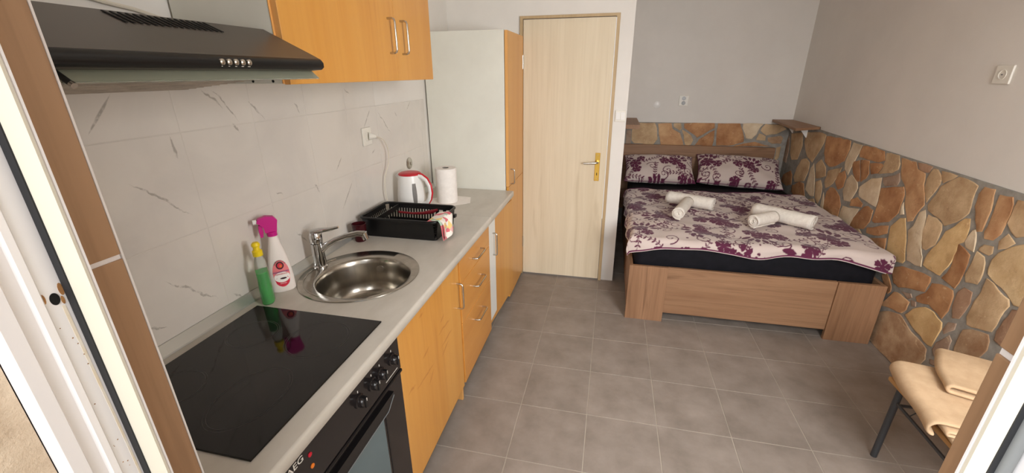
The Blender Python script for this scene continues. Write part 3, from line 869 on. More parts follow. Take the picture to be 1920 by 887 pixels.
wt1 = thing('worktop', 'long pale grey worktop holding the hob and round sink', 'worktop', (-.2, -.1, WT))
part(wt1, 'slab', plate_with_hole(LX + .006, .062, -.985, .7865, WB, WT, -.235, -.02, .196), 'worktop')
part(wt1, 'front_edge', MB().prism([(.0618, WB), (.066, WB), (.070, WB + .004), (.070, WT - .006), (.067, WT - .001), (.0618, WT)], 1, -.985, .7865), 'worktop', True, angle=60)
wt2 = thing('worktop', 'short pale grey worktop beside the tall cabinet, under kettle and paper roll', 'worktop', (-.2, 1.07, WT))
part(wt2, 'slab', MB().box(LX + .006, .062, .7885, 1.352, WB, WT), 'worktop')
part(wt2, 'front_edge', MB().prism([(.0618, WB), (.066, WB), (.070, WB + .004), (.070, WT - .006), (.067, WT - .001), (.0618, WT)], 1, .7885, 1.352), 'worktop', True, angle=60)
single('sealing_strip', MB().prism([(LX + .0085, WT + .0005), (LX + .032, WT + .0005), (LX + .030, WT + .006), (LX + .012, WT + .032), (LX + .0085, WT + .032)], 1, -.985, 1.345), 'alu',
       'grey aluminium sealing strip between worktop and wall tiles', 'strip')

# ---- hob
hob = thing('ceramic_hob', 'black glass ceramic hob with four cooking zones', 'hob', (-.225, -.58, WT))
part(hob, 'glass_plate', MB().box(-.459, .009, -.846, -.312, WT + .0003, WT + .0055, .0015), 'hob')


def ring(cx, cy, r, w, sx=1.0, sy=1.0):
    n = 56
    vs, fs = [], []
    for k in range(n):
        a = 2 * PI * k / n
        for rr in (r - w / 2, r + w / 2):
            vs.append((cx + rr * sx * math.cos(a), cy + rr * sy * math.sin(a), WT + .0057))
    for k in range(n):
        j = (k + 1) % n
        fs.append((2 * k, 2 * k + 1, 2 * j + 1, 2 * j))
    return MB().add(vs, fs)


for cx, cy, r, sx, sy in ((-.34, -.46, .072, 1, 1), (-.13, -.44, .092, 1, 1), (-.35, -.71, .075, 1, 1), (-.135, -.69, .10, .8, 1.12)):
    for rr in (r, r * .93):
        part(hob, 'cooking_zone', ring(cx, cy, rr, .0014, sx, sy), 'hob_print')

# ---- sink and tap
snk = thing('round_sink', 'round stainless steel sink let into the worktop', 'sink', (-.25, -.01, WT))
vs, fs, n = [], [], 72
prof = []
for k in range(n):
    a = 2 * PI * k / n
    c, s_ = math.cos(a), math.sin(a)
    rows = []
    for t in range(4):                     # rim from outer edge to bowl edge (bowl is set off centre)
        u = (0, .04, .93, 1)[t]
        ox, oy, orr = -.25, -.01, .230
        ix, iy, irr = -.222, -.030, .178
        cx, cy, rr = ox + (ix - ox) * u, oy + (iy - oy) * u, orr + (irr - orr) * u
        rows.append((cx + rr * c, cy + rr * s_, WT + (.0012, .0045, .0050, .0035)[t]))
    for rr, z in ((.174, -.004), (.170, -.02), (.164, -.10), (.158, -.135), (.140, -.150), (.10, -.154), (.03, -.158)):
        rows.append((-.222 + rr * c, -.030 + rr * s_, WT + z))
    prof.append(rows)
R_ = len(prof[0])
for rows in prof:
    vs += rows
for k in range(n):
    j = (k + 1) % n
    for t in range(R_ - 1):
        fs.append((k * R_ + t, j * R_ + t, j * R_ + t + 1, k * R_ + t + 1))
fs.append(tuple(k * R_ + R_ - 1 for k in range(n)))
part(snk, 'bowl', MB().add(vs, fs), 'steel', True, angle=50)
part(snk, 'drain', MB().lathe([(.030, 0), (.030, .004), (.022, .004), (.018, .001), (.001, .001)], (-.222, -.03, WT - .157), 24), 'chrome', True)
part(snk, 'tap_ledge', MB().tube([(-.25 + .207 * math.cos(a), -.01 + .207 * math.sin(a), WT + .0046) for a in [math.radians(d) for d in range(150, 262, 6)]], .0022, 8), 'steel', True)
part(snk, 'overflow', MB().lathe([(.016, 0), (.016, .002), (.001, .002)], n=16).moved(Matrix.Translation((-.222, -.03, 0)) @ Matrix.Rotation(math.radians(100), 4, 'Z') @ Matrix.Translation((.168, 0, WT - .045)) @ Matrix.Rotation(-PI / 2, 4, 'Y')), 'chrome')

tap = thing('mixer_tap', 'chrome single lever mixer tap on the sink rim', 'tap', (-.444, .012, WT + .004))
TB = Vector((-.444, .012, WT + .0042))
part(tap, 'body', MB().lathe([(.029, 0), (.029, .006), (.025, .010), (.0235, .09), (.0235, .105)], TB, 28), 'chrome', True)
part(tap, 'cartridge_head', MB().lathe([(.0225, .107), (.0245, .110), (.0245, .140), (.020, .150), (.004, .153)], TB, 28), 'chrome', True)
part(tap, 'lever', MB().tube([TB + Vector((-.012, -.002, .150)), TB + Vector((.02, .004, .158)), TB + Vector((.06, .014, .163)), TB + Vector((.095, .022, .172))], [.012, .011, .008, .0055], 12), 'chrome', True)
sp = [TB + Vector((.015, .003, .075)), TB + Vector((.035, .010, .093)), TB + Vector((.07, .025, .114)), TB + Vector((.11, .043, .128)), TB + Vector((.15, .062, .134)), TB + Vector((.175, .072, .130))]
part(tap, 'spout', MB().tube(sp, [.014, .0125, .0115, .011, .0115, .013], 14), 'chrome', True)
part(tap, 'aerator', MB().cyl(TB + Vector((.172, .071, .136)), TB + Vector((.178, .074, .108)), .0135, .0125), 'chrome', True)

# ---- oven under the hob
ov = thing('built_in_oven', 'black built-in oven with control knobs and window under the hob', 'oven', (-.2, -.6, .1))
part(ov, 'casing', MB().box(LX + .03, .025, -.898, -.302, .10, .81), 'oven_dark')
pan = part(ov, 'control_panel', MB().box(.0255, .052, -.898, -.302, .675, .811, .003), 'oven')
part(ov, 'panel_lip', MB().box(.0255, .056, -.898, -.302, .662, .673, .003), 'oven_dark')
for ky, kz in ((-.352, .745), (-.424, .745), (-.470, .745), (-.540, .745), (-.850, .745)):
    kb = part(pan, 'knob', MB().lathe([(.021, 0), (.021, .004), (.0165, .006), (.0155, .018), (.013, .021), (.002, .0215)], n=28).moved(
        Matrix.Translation((.052, ky, kz)) @ Matrix.Rotation(PI / 2, 4, 'Y')), 'oven', True)
    part(kb, 'knob_grip', MB().box(.062, .0775, ky - .0045, ky + .0045, kz - .017, kz + .017, .002), 'oven_dark')
    part(kb, 'knob_ring', MB().tube([(.0530, ky + .0195 * math.cos(a), kz + .0195 * math.sin(a)) for a in [2 * PI * k / 32 for k in range(32)]], .0012, 6, True), 'satin', True)
    part(kb, 'knob_mark', MB().box(.0774, .0780, ky - .001, ky + .001, kz + .006, kz + .016), 'white_print')
    part(pan, 'scale_mark', MB().box(.0519, .0524, ky - .0015, ky + .0015, kz + .027, kz + .034), 'white_print')
for ly, lz, m in ((-.742, .768, 'led_red'), (-.742, .733, 'led_orange')):
    part(pan, 'indicator_lamp', MB().lathe([(.006, 0), (.006, .002), (.003, .0035), (.0005, .0038)], n=16).moved(Matrix.Translation((.052, ly, lz)) @ Matrix.Rotation(PI / 2, 4, 'Y')), m, True)
part(pan, 'lettering', text_mesh('AEG', .024, face_matrix((.0523, -.787, .782), (0, 1, 0), (0, 0, 1)), font_scale_x=1.15), 'white_print')
part(pan, 'lettering', MB().box(.0519, .0523, -.40, -.325, .690, .6925), 'white_print')
od = part(ov, 'oven_door', MB().box(.0255, .048, -.898, -.302, .115, .658, .003), 'oven')
part(od, 'door_window', MB().box(.0478, .0488, -.745, -.435, .20, .60, .0003), 'oven_window')
part(od, 'window_edge', MB().prism([(-.425, .61), (-.421, .61), (-.421, .20), (-.425, .20)], 0, .0479, .0492), 'oven_dark')
part(od, 'door_grip', MB().prism([(-.86, .648), (-.385, .648), (-.385, .640), (-.43, .606), (-.80, .606), (-.86, .640)], 0, .0475, .066), 'oven_dark')
part(od, 'grip_line', MB().tube([(.0668, -.855, .638), (.0668, -.80, .607), (.0668, -.43, .607), (.0668, -.388, .638)], .0014, 6), 'rubber_grey', True)

# ---- base cabinet under the sink
sc_ = thing('sink_cabinet', 'orange beech base cabinet with one door under the sink', 'cabinet', (-.2, .005, 0))
part(sc_, 'side_panel', MB().box(LX + .03, .026, -.297, -.281, .0, .812), 'white_lam')
part(sc_, 'side_panel', MB().box(LX + .03, .030, .296, .311, .0, .812, .001), 'beech_edge')
part(sc_, 'bottom_panel', MB().box(LX + .03, .026, -.281, .296, .10, .116), 'white_lam')
part(sc_, 'plinth', MB().box(-.05, -.034, -.281, .296, 0, .10), 'plinth')
d = part(sc_, 'door', MB().box(.0265, FX, -.2955, .2935, .10, .795, .0018), 'beech_sink')
part(d, 'edge_band', MB().box(.0263, FX - .0003, -.2975, -.2953, .10, .795), 'beech_edge')
bar_handle(d, (FX, .262, .572), (FX, .262, .70), (.030, 0, 0))

# ---- drawer cabinet
dc = thing('drawer_cabinet', 'orange beech base cabinet with three drawers', 'cabinet', (-.2, .565, 0))
part(dc, 'side_panel', MB().box(LX + .03, .026, .314, .329, .10, .812), 'white_lam')
part(dc, 'side_panel', MB().box(LX + .03, .026, .800, .815, .10, .812), 'white_lam')
part(dc, 'plinth', MB().box(-.05, -.034, .314, .815, 0, .10), 'plinth')
for z0, z1, hz in ((.667, .795, .722), (.456, .664, .566), (.10, .453, .365)):
    d = part(dc, 'drawer', MB().box(.0265, FX, .3155, .8135, z0, z1, .0018), 'beech_h')
    part(d, 'drawer_box', MB().box(LX + .08, .0265, .335, .794, z0 + .012, z1 - .03), 'white_lam')
    bar_handle(d, (FX, .50, hz), (FX, .64, hz), (.030, 0, 0))

# ---- small fridge behind a beech front that stands a little open
fr = thing('under_counter_fridge', 'white under-counter fridge behind a beech front left slightly ajar', 'fridge', (-.2, 1.08, 0))
part(fr, 'fridge_body', MB().box(LX + .04, -.015, .828, 1.338, .04, .805, .004), 'blue_grey')
part(fr, 'fridge_door', MB().box(-.012, .035, .828, 1.325, .135, .785, .006), 'blue_grey')
part(fr, 'plinth', MB().box(-.05, -.034, .82, 1.34, 0, .038), 'plinth')
_hinge = Matrix.Translation((.040, 1.356, 0)) @ Matrix.Rotation(math.radians(-3.6), 4, 'Z')
fd = part(fr, 'beech_front', MB().box(0.0, .0185, -.477, 0, .105, .790, .0018).moved(_hinge), 'beech_v')
part(fd, 'edge_band', MB().box(0.0, .0183, -.4790, -.4768, .105, .790).moved(_hinge), 'beech_edge')
_hb = MB().tube([(.0185, -.430, .56), (.040, -.430, .56), (.047, -.430, .564), (.0485, -.430, .572), (.0485, -.430, .688), (.047, -.430, .696), (.040, -.430, .70), (.0185, -.430, .70)], .0042, 10).moved(_hinge)
part(fd, 'handle', _hb, 'satin', True, label='satin metal wire handle')

# ---- tall cabinet
tc = thing('tall_cabinet', 'tall cabinet with white side and orange beech front beside the door', 'cabinet', (-.25, 1.6, 0))
part(tc, 'carcass', MB().box(LX + .012, .012, 1.361, 1.838, .06, 1.835, .0012), 'white_lam')
part(tc, 'top_edge', MB().box(LX + .012, .012, 1.3605, 1.838, 1.8335, 1.8362), 'white_lam')
part(tc, 'plinth', MB().box(-.05, -.034, 1.361, 1.838, 0, .06), 'plinth')
d = part(tc, 'door', MB().box(.0165, .035, 1.3625, 1.837, .875, 1.833, .0018), 'beech_v')
bar_handle(d, (.035, 1.41, .885), (.035, 1.41, .985), (.028, 0, 0))
part(d, 'edge_band', MB().box(.0163, .0347, 1.3606, 1.3627, .875, 1.833), 'beech_edge')
part(tc, 'door', MB().box(.0165, .035, 1.3625, 1.837, .03, .872, .0018), 'beech_v')

# ---- wall cabinet
wc = thing('wall_cabinet', 'orange beech wall cabinet with two doors and wire handles', 'cabinet', (-.36, .21, 1.566))
part(wc, 'carcass', MB().box(LX + .009, -.2055, -.292, .713, 1.568, 2.16, .001), 'white_lam')
part(wc, 'front_edge', MB().box(-.2055, -.2035, -.293, -.276, 1.568, 2.16), 'beech_edge')
for y0, y1, hy in ((-.285, .3535, .300), (.3565, .712, .405)):
    d = part(wc, 'door', MB().box(-.2030, -.185, y0, y1, 1.566, 2.158, .002), 'beech_v')
    part(d, 'edge_band', MB().box(-.2032, -.1853, y0 - .0018, y0 + .0002, 1.566, 2.158), 'beech_edge')
    bar_handle(d, (-.185, hy, 1.668), (-.185, hy, 1.79), (.030, 0, 0))
for xx in (-.30, -.235):
    part(wc, 'screw_hole', MB().cyl((xx, -.2915, 1.575), (xx, -.2928, 1.575), .004, n=12), 'hood_dark')

# ---- cooker hood
hd = thing('cooker_hood', 'black slanted cooker hood with glass visor and five buttons', 'hood', (-.3, -.6, 1.56))
H0, H1 = -.902, -.303
body = [(LX + .008, 1.556), (-.10, 1.600), (-.072, 1.602), (-.064, 1.609), (-.064, 1.618), (-.071, 1.628), (-.095, 1.640), (-.225, 1.702), (LX + .008, 1.702)]
part(hd, 'body', MB().prism(body, 1, H0, H1), 'hood', True, angle=25)
part(hd, 'front_lip', MB().prism([(-.0705, 1.6025), (-.0628, 1.6085), (-.0628, 1.6185), (-.0700, 1.6275), (-.075, 1.628), (-.075, 1.6025)], 1, H0 - .0006, H1 + .0006), 'hood_lip', True, angle=60)
_sd = Vector((.130, 0, -.062)).normalized()
for k in range(16):
    y = -.690 + k * .0135
    a = Vector((-.217, y, 1.6990))
    b = a + _sd * .045 + Vector((0, .006, 0))
    w = .0024
    part(hd, 'vent_slot', MB().add([a + Vector((0, -w, 0)), b + Vector((0, -w, 0)), b + Vector((0, w, 0)), a + Vector((0, w, 0)),
                                    a + Vector((.0006, -w, .0012)), b + Vector((.0006, -w, .0012)), b + Vector((.0006, w, .0012)), a + Vector((.0006, w, .0012))],
                                   [(0, 3, 2, 1), (4, 5, 6, 7), (0, 1, 5, 4), (1, 2, 6, 5), (2, 3, 7, 6), (3, 0, 4, 7)]), 'hood_dark')
for k in range(5):
    y = -.617 + k * .0165
    bt = part(hd, 'button', MB().lathe([(.0058, 0), (.0058, .004), (.0042, .0055), (.0005, .006)], n=16).moved(Matrix.Translation((-.0628, y, 1.6150)) @ Matrix.Rotation(PI / 2, 4, 'Y')), 'satin', True)
    part(bt, 'button_mark', MB().box(-.0630, -.0624, y - .0012 - .0005 * k, y + .0012 + .0005 * k, 1.6065, 1.6075), 'white_print')
part(hd, 'grease_filter', MB().prism([(LX + .02, 1.5565), (-.115, 1.5985), (-.115, 1.5965), (LX + .02, 1.5545)], 1, H0 + .02, H1 - .02), 'hood_filter')
for k in range(14):
    t = (k + .5) / 14
    x = LX + .03 + t * .375
    z = 1.5545 + (x - LX - .02) / (.40) * .0420
    part(hd, 'filter_rib', MB().cyl((x, H0 + .03, z - .001), (x, H1 - .03, z - .001), .0022, n=6), 'hood_filter')
part(hd, 'glass_visor', MB().prism([(-.105, 1.5995), (-.101, 1.6005), (-.080, 1.5825), (-.0835, 1.5815)], 1, H0 + .03, H1 - .002), 'hood_glass')
part(hd, 'visor_edge', MB().tube([(-.0818, H0 + .03, 1.582), (-.0818, H1 - .002, 1.582)], .0019, 8), 'clear', True)
for y in (H0 + .022, ):
    part(hd, 'visor_arm', MB().tube([(-.09, y, 1.603), (-.078, y + .002, 1.594), (-.060, y + .004, 1.5805)], [.006, .005, .0042], 10), 'hood_lip', True)
    part(hd, 'arm_tip', MB().tube([(-.0606, y + .004, 1.581), (-.0560, y + .004, 1.578)], .0046, 10), 'satin', True)
single('hood_cable', MB().tube([(LX + .006, -.72, 1.80), (LX + .006, -.58, 1.775), (LX + .006, -.46, 1.756), (LX + .007, -.39, 1.748), (LX + .008, -.32, 1.733), (LX + .008, -.312, 1.70)], .005, 8), 'cable',
       'cream cable running along the wall behind the cooker hood', 'cable', smooth=True)

# ================================================================== things on the worktop
# ---- green washing-up liquid
t = thing('dish_soap_bottle', 'clear washing-up liquid bottle, half green, with yellow cap', 'bottle', (-.447, -.272, WT + .0005), math.radians(35))
def oval_loft(sections, n=28):
    """sections: (z, half width, half depth, x shift)"""
    vs, fs = [], []
    for z, a, b, dx in sections:
        for k in range(n):
            th = 2 * PI * k / n
            c, s_ = math.cos(th), math.sin(th)
            vs.append((dx + b * math.copysign(abs(c) ** .8, c), a * math.copysign(abs(s_) ** .8, s_), z))
    for i in range(len(sections) - 1):
        for k in range(n):
            fs.append((i * n + k, i * n + (k + 1) % n, (i + 1) * n + (k + 1) % n, (i + 1) * n + k))
    fs.append(tuple(range(n - 1, -1, -1)))
    fs.append(tuple(range((len(sections) - 1) * n, len(sections) * n)))
    return MB().add(vs, fs)


part(t, 'bottle', oval_loft([(0, .030, .018, 0), (.004, .033, .020, 0), (.06, .032, .0195, 0), (.10, .029, .018, 0), (.135, .031, .018, 0), (.155, .026, .016, 0), (.170, .014, .012, 0), (.178, .011, .011, 0)]), 'clear', True, True)
part(t, 'green_liquid', oval_loft([(.002, .029, .017, 0), (.006, .0318, .0188, 0), (.06, .0308, .0183, 0), (.10, .0278, .0168, 0), (.118, .0285, .0168, 0)]), 'soap', True, True, label='bright green liquid')
cp = part(t, 'cap', MB().lathe([(.0155, .175), (.0155, .192), (.011, .196), (.010, .207), (.013, .209), (.013, .216), (.009, .222), (.001, .223)], n=20), 'yellow', True, True)

# ---- spray cleaner
t = thing('spray_bottle', 'white degreaser spray bottle with magenta trigger and pink label', 'bottle', (-.458, -.183, WT + .0005), math.radians(-42))
# local +x faces the room, +y along the bottle's width
part(t, 'bottle', oval_loft([(0, .036, .022, 0), (.004, .040, .025, 0), (.05, .040, .025, 0), (.10, .036, .024, 0), (.14, .029, .021, 0), (.18, .020, .017, 0), (.205, .0155, .015, 0), (.215, .0145, .0145, 0)]), 'bottle_white', True, True)
part(t, 'collar', MB().lathe([(.0165, .213), (.0165, .228), (.013, .230)], n=20), 'magenta', True, True)
head = MB().prism([(-.020, .228), (.016, .228), (.020, .250), (.024, .268), (.014, .282), (-.010, .287), (-.034, .280), (-.040, .268), (-.030, .258), (-.022, .246)], 0, -.011, .011)
trg = part(t, 'trigger_head', head, 'magenta', True, True, angle=35)
part(trg, 'trigger', MB().prism([(-.036, .256), (-.026, .256), (-.024, .235), (-.028, .214), (-.036, .213), (-.038, .235)], 0, -.007, .007), 'magenta', False, True)
part(trg, 'nozzle', MB().tube([(0, -.038, .270), (0, -.050, .270)], .0085, 14), 'white_plastic', True, True)


def on_bottle(yc, zc, a, b, m, d, name='label_print'):
    """oval print lying on the front of the spray bottle"""
    n = 28
    vs, fs = [], []
    for ringr in (0, .5, 1):
        for k in range(n):
            th = 2 * PI * k / n
            y, z = yc + a * ringr * math.cos(th), zc + b * ringr * math.sin(th)
            w, dp = np.interp(z, [0, .05, .10, .14], [.0405, .0405, .0365, .0295]), np.interp(z, [0, .05, .10, .14], [.0255, .0255, .0245, .0215])
            q = max(0, 1 - abs(y / w) ** 2.5)
            vs.append((dp * q ** .4 + d, y, z))
    for r_ in range(2):
        for k in range(n):
            fs.append((r_ * n + k, r_ * n + (k + 1) % n, (r_ + 1) * n + (k + 1) % n, (r_ + 1) * n + k))
    return part(t, name, MB().add(vs, fs), m, True, True)


on_bottle(.0, .073, .027, .052, 'label_pink', .0004, 'label')
on_bottle(.0, .045, .0225, .022, 'label_red', .0007)
on_bottle(.0, .060, .0255, .020, 'label_white', .0010)
on_bottle(.0, .105, .0125, .0145, 'label_dark', .0012)
on_bottle(.0, .105, .0085, .0100, 'label_red', .0015)
on_bottle(.002, .103, .004, .0050, 'led_orange', .0018)
on_bottle(.003, .055, .011, .0035, 'label_dark', .0014)
for body_, sz, zc, m in (('SGRASSATORE', .0076, .081, 'label_blue'), ('UNIVERSALE', .0068, .0725, 'label_red'), ('SGRASSA', .0052, .036, 'label_white')):
    part(t, 'lettering', text_mesh(body_, sz, face_matrix((.0272, 0, zc), (0, 1, 0), (0, 0, 1)), .0002), m, False, True)
for k, ch in enumerate('CHANTECLAIR'):
    a = math.radians(160 - k * 14)
    yy, zz = -(-.0175 * math.cos(a)) * -1, .105 + .0190 * math.sin(a)
    yy = .0175 * math.cos(a)
    part(t, 'lettering', text_mesh(ch, .0068, face_matrix((.0262, yy, zz), (0, math.sin(a), -math.cos(a)), (0, math.cos(a), math.sin(a))), .0002), 'label_dark', False, True)

# ---- dark red tumbler
single('tumbler', MB().lathe([(.024, 0), (.026, .004), (.0335, .086), (.0315, .086), (.0245, .008), (.001, .008)], (-.447, .318, WT + .0005), 28, cap=True), 'tumbler',
       'dark red see-through tumbler against the dish rack', 'glass', smooth=True)

# ---- black dish rack
RKX0, RKX1, RKY0, RKY1, RKZ0, RKZ1 = -.478, -.078, .372, .640, WT + .004, .945
rk = thing('dish_rack', 'black plastic dish drainer rack on the worktop', 'dish rack', (-.28, .5, WT))


def rrect(x0, x1, y0, y1, z, r=.03, n=5):
    out = []
    for cx, cy, a0 in ((x1 - r, y1 - r, 0), (x0 + r, y1 - r, 90), (x0 + r, y0 + r, 180), (x1 - r, y0 + r, 270)):
        for k in range(n + 1):
            a = math.radians(a0 + 90 * k / n)
            out.append((cx + r * math.cos(a), cy + r * math.sin(a), z))
    return out


part(rk, 'rim', MB().tube(rrect(RKX0, RKX1, RKY0, RKY1, RKZ1), .0065, 10, True), 'rack', True)
part(rk, 'base', MB().prism([(p[0], p[1]) for p in rrect(RKX0 + .02, RKX1 - .012, RKY0 + .012, RKY1 - .015, 0, .02)], 2, RKZ0 - .0035, RKZ0 + .003), 'rack')
ins = .012


def slat_wall(axis, fixed_lo, fixed_hi, a0, a1, solid, step=.0125, w=.0062):
    """wall of the rack: rails above and below with upright slats between"""
    def seg(u0, u1, z0, z1, nm):
        f0 = fixed_lo + (fixed_hi - fixed_lo) * (z0 - RKZ0) / (RKZ1 - RKZ0)
        f1 = fixed_lo + (fixed_hi - fixed_lo) * (z1 - RKZ0) / (RKZ1 - RKZ0)
        th = .0015
        vs = []
        for f, z in ((f0, z0), (f1, z1)):
            for df in (-th, th):
                for u in (u0, u1):
                    vs.append((f + df, u, z) if axis == 0 else (u, f + df, z))
        return part(rk, nm, MB().add(vs, [(0, 1, 3, 2), (4, 6, 7, 5), (0, 4, 5, 1), (2, 3, 7, 6), (0, 2, 6, 4), (1, 5, 7, 3)]), 'rack')
    seg(a0, a1, RKZ0, RKZ0 + .018, 'lower_rail')
    seg(a0, a1, RKZ1 - .022, RKZ1, 'upper_rail')
    if solid:
        seg(a0, a1, RKZ0 + .016, RKZ1 - .020, 'side_panel')
    else:
        u = a0
        while u + w <= a1:
            seg(u, u + w, RKZ0 + .017, RKZ1 - .021, 'slat')
            u += step


slat_wall(1, RKY0 + .014, RKY0 + .003, RKX0 + .02, RKX1 - .02, True)
slat_wall(1, RKY1 - .016, RKY1 - .003, RKX0 + .02, -.19, False, .0155, .008)
slat_wall(1, RKY1 - .016, RKY1 - .003, -.19, RKX1 - .015, False, .040, .018)
slat_wall(0, RKX0 + .020, RKX0 + .003, RKY0 + .02, RKY1 - .02, False, .0165, .008)
slat_wall(0, RKX1 - .014, RKX1 - .003, RKY0 + .02, RKY1 - .02, True)
part(rk, 'divider', MB().box(RKX0 + .075, RKX0 + .079, RKY0 + .01, RKY1 - .008, RKZ1 - .028, RKZ1 - .002), 'rack')
part(rk, 'side_lug', MB().box(RKX1 - .002, RKX1 + .012, .585, .612, RKZ1 - .045, RKZ1 - .028, .003), 'rack')
for k in range(9):
    y = RKY0 + .04 + k * .024
    part(rk, 'plate_rib', MB().box(RKX0 + .09, RKX1 - .03, y, y + .004, RKZ0 + .0035, RKZ0 + .012), 'rack')
single('serving_spoon', MB().tube([(-.385, .598, WT + .060), (-.36, .598, WT + .059), (-.31, .600, WT + .056), (-.25, .603, WT + .060), (-.20, .606, WT + .070), (-.17, .608, WT + .082)], [.006, .006, .006, .008, .011, .006], 10), 'wine',
       'wine red serving spoon lying inside the black dish rack', 'spoon', smooth=True)

# ---- printed cloth hung over the corner of the rack
def sheet_mesh(fn, nu, nv):
    vs = [fn(i / nu, j / nv) for j in range(nv + 1) for i in range(nu + 1)]
    fs = [(j * (nu + 1) + i, j * (nu + 1) + i + 1, (j + 1) * (nu + 1) + i + 1, (j + 1) * (nu + 1) + i) for j in range(nv) for i in range(nu)]
    return MB().add(vs, fs)


def cloth_fn(dx):
    def fn(u, v):
        y = .366 + .135 * u
        top = RKZ1 + .012
        if v < .25:
            k = v / .25
            x = RKX1 - .04 + .059 * k
            z = top + .002 - .003 * (1 - k) ** 2
        else:
            k = (v - .25) / .75
            x = RKX1 + .019 + .020 * k + .005 * math.sin(9 * u + 2 * k) + dx
            z = top - .004 - (.072 + .018 * math.sin(3.0 * u + .4)) * k
        return (x, y + .012 * math.sin(5 * v), z)
    return fn


dcl = thing('dish_cloth', 'printed kitchen cloth draped over the corner of the dish rack', 'cloth', (RKX1 + .02, .43, RKZ1))
part(dcl, 'outer_layer', sheet_mesh(cloth_fn(.004), 14, 14), 'cloth_print', True)
part(dcl, 'inner_layer', sheet_mesh(lambda u, v: tuple(a - b for a, b in zip(cloth_fn(-.003)(u * .9, v), (0, .012, .004)))), 'cloth_print', True) if False else part(
    dcl, 'inner_layer', sheet_mesh(lambda u, v: (lambda p: (p[0], p[1] - .010, p[2] - .004 * v))(cloth_fn(-.003)(u * .9, v)), 14, 14), 'cloth_print', True)

# ---- kettle
KX, KY = -.406, .805
kt = thing('electric_kettle', 'white electric kettle with red lid and red striped handle', 'kettle', (KX, KY, WT), math.radians(-12))
kt.scale = (1.1, 1.1, 1.1)
part(kt, 'power_base', MB().lathe([(.074, .001), (.076, .006), (.074, .018), (.066, .022)], n=36), 'white_plastic', True, True)
part(kt, 'body', MB().lathe([(.070, .024), (.073, .030), (.071, .09), (.064, .16), (.059, .190), (.0575, .196)], n=40), 'white_plastic', True, True)
part(kt, 'lid', MB().lathe([(.0578, .1965), (.0575, .201), (.050, .2055), (.02, .208), (.001, .2082)], n=40), 'red', True, True)
sp_ = []
for (r, z) in ((.004, .150), (.014, .172), (.020, .192)):
    sp_.append((-.060 - r * .6, 0, z))
part(kt, 'spout', MB().tube([(-.050, 0, .155), (-.060, 0, .175), (-.074, 0, .192)], [.008, .017, .019], 16), 'white_plastic', True, True)
hp = [(.045, 0, .190), (.075, 0, .189), (.100, 0, .174), (.116, 0, .146), (.120, 0, .112), (.112, 0, .080), (.096, 0, .056), (.070, 0, .046)]
part(kt, 'handle', MB().tube(hp, [.013, .012, .0115, .011, .011, .011, .0115, .013], 14), 'white_plastic', True, True)
hs = [(.040, 0, .2035), (.076, 0, .2022), (.107, 0, .1845), (.127, 0, .150), (.1315, 0, .112), (.123, 0, .076), (.104, 0, .0475)]
part(kt, 'handle_stripe', MB().tube(hs, [.0035, .005, .005, .005, .005, .004, .003], 10), 'red', True, True)
wv_ = []
for k in range(9):
    z = .055 + .105 * k / 8
    rr = float(np.interp(z, [.03, .09, .16], [.073, .071, .064])) + .0008
    wv_.append((rr, z, .0085 + .003 * math.sin(PI * k / 8)))
vs, fs = [], []
ac = math.radians(-38)
for rr, z, w in wv_:
    for s_ in (-1, -.33, .33, 1):
        a = ac + s_ * w / rr
        vs.append((rr * math.cos(a), rr * math.sin(a), z))
for k in range(8):
    for j in range(3):
        fs.append((k * 4 + j, k * 4 + j + 1, k * 4 + j + 5, k * 4 + j + 4))
part(kt, 'water_window', MB().add(vs, fs), 'window_grey', True, True)
# the flex runs from the base up to the wall socket
og = Vector((KX, KY, WT))
rot = Matrix.Rotation(math.radians(12), 4, 'Z')
cpts = [(-.470, .775, .861), (-.478, .752, .863), (-.482, .715, .878), (-.488, .685, .92), (-.492, .672, .99), (-.495, .69, 1.07), (-.488, .73, 1.14), (-.484, .735, 1.21), (-.482, .70, 1.265), (-.482, .655, 1.288), (-.489, .615, 1.298)]
def smooth_path(pts, n=6):
    P = [Vector(p) for p in pts]
    P = [P[0] * 2 - P[1]] + P + [P[-1] * 2 - P[-2]]
    out = []
    for i in range(1, len(P) - 2):
        for k in range(n):
            t_ = k / n
            a, b, c, d_ = P[i - 1], P[i], P[i + 1], P[i + 2]
            out.append(.5 * ((2 * b) + (c - a) * t_ + (2 * a - 5 * b + 4 * c - d_) * t_ ** 2 + (3 * b - a - 3 * c + d_) * t_ ** 3))
    out.append(P[-2])
    return out


_loc = [tuple(rot @ (Vector(p) - og) / 1.1) for p in smooth_path(cpts)]
part(kt, 'cable', MB().tube(_loc, .0029, 8), 'cable', True, True)
part(kt, 'plug', MB().tube([tuple(rot @ (Vector(p) - og) / 1.1) for p in ((-.486, .625, 1.297), (-.495, .606, 1.300), (-.506, .598, 1.301))], [.009, .014, .017], 14), 'socket_white', True, True)

# ---- kitchen paper
px, py = -.278, 1.025
pr = thing('paper_roll', 'standing roll of white kitchen paper with loose end sheet on the worktop', 'paper roll', (px, py, WT))
part(pr, 'roll', MB().lathe([(.0195, .212), (.0195, .004), (.062, .003), (.0635, .006), (.0635, .209), (.062, .212), (.0195, .212)], (px, py, WT), 40, cap=False), 'paper', True)
part(pr, 'core', MB().lathe([(.0192, .004), (.0192, .2125), (.0178, .2125), (.0178, .004)], (px, py, WT), 24, cap=False), 'card', True)
single('paper_sheet', MB().prism([(-.425, 1.045), (-.300, .862), (-.130, 1.020), (-.165, 1.14), (-.30, 1.16)], 2, WT + .0006, WT + .0018), 'paper',
       'flat sheet of kitchen paper spread under the paper roll', 'paper')

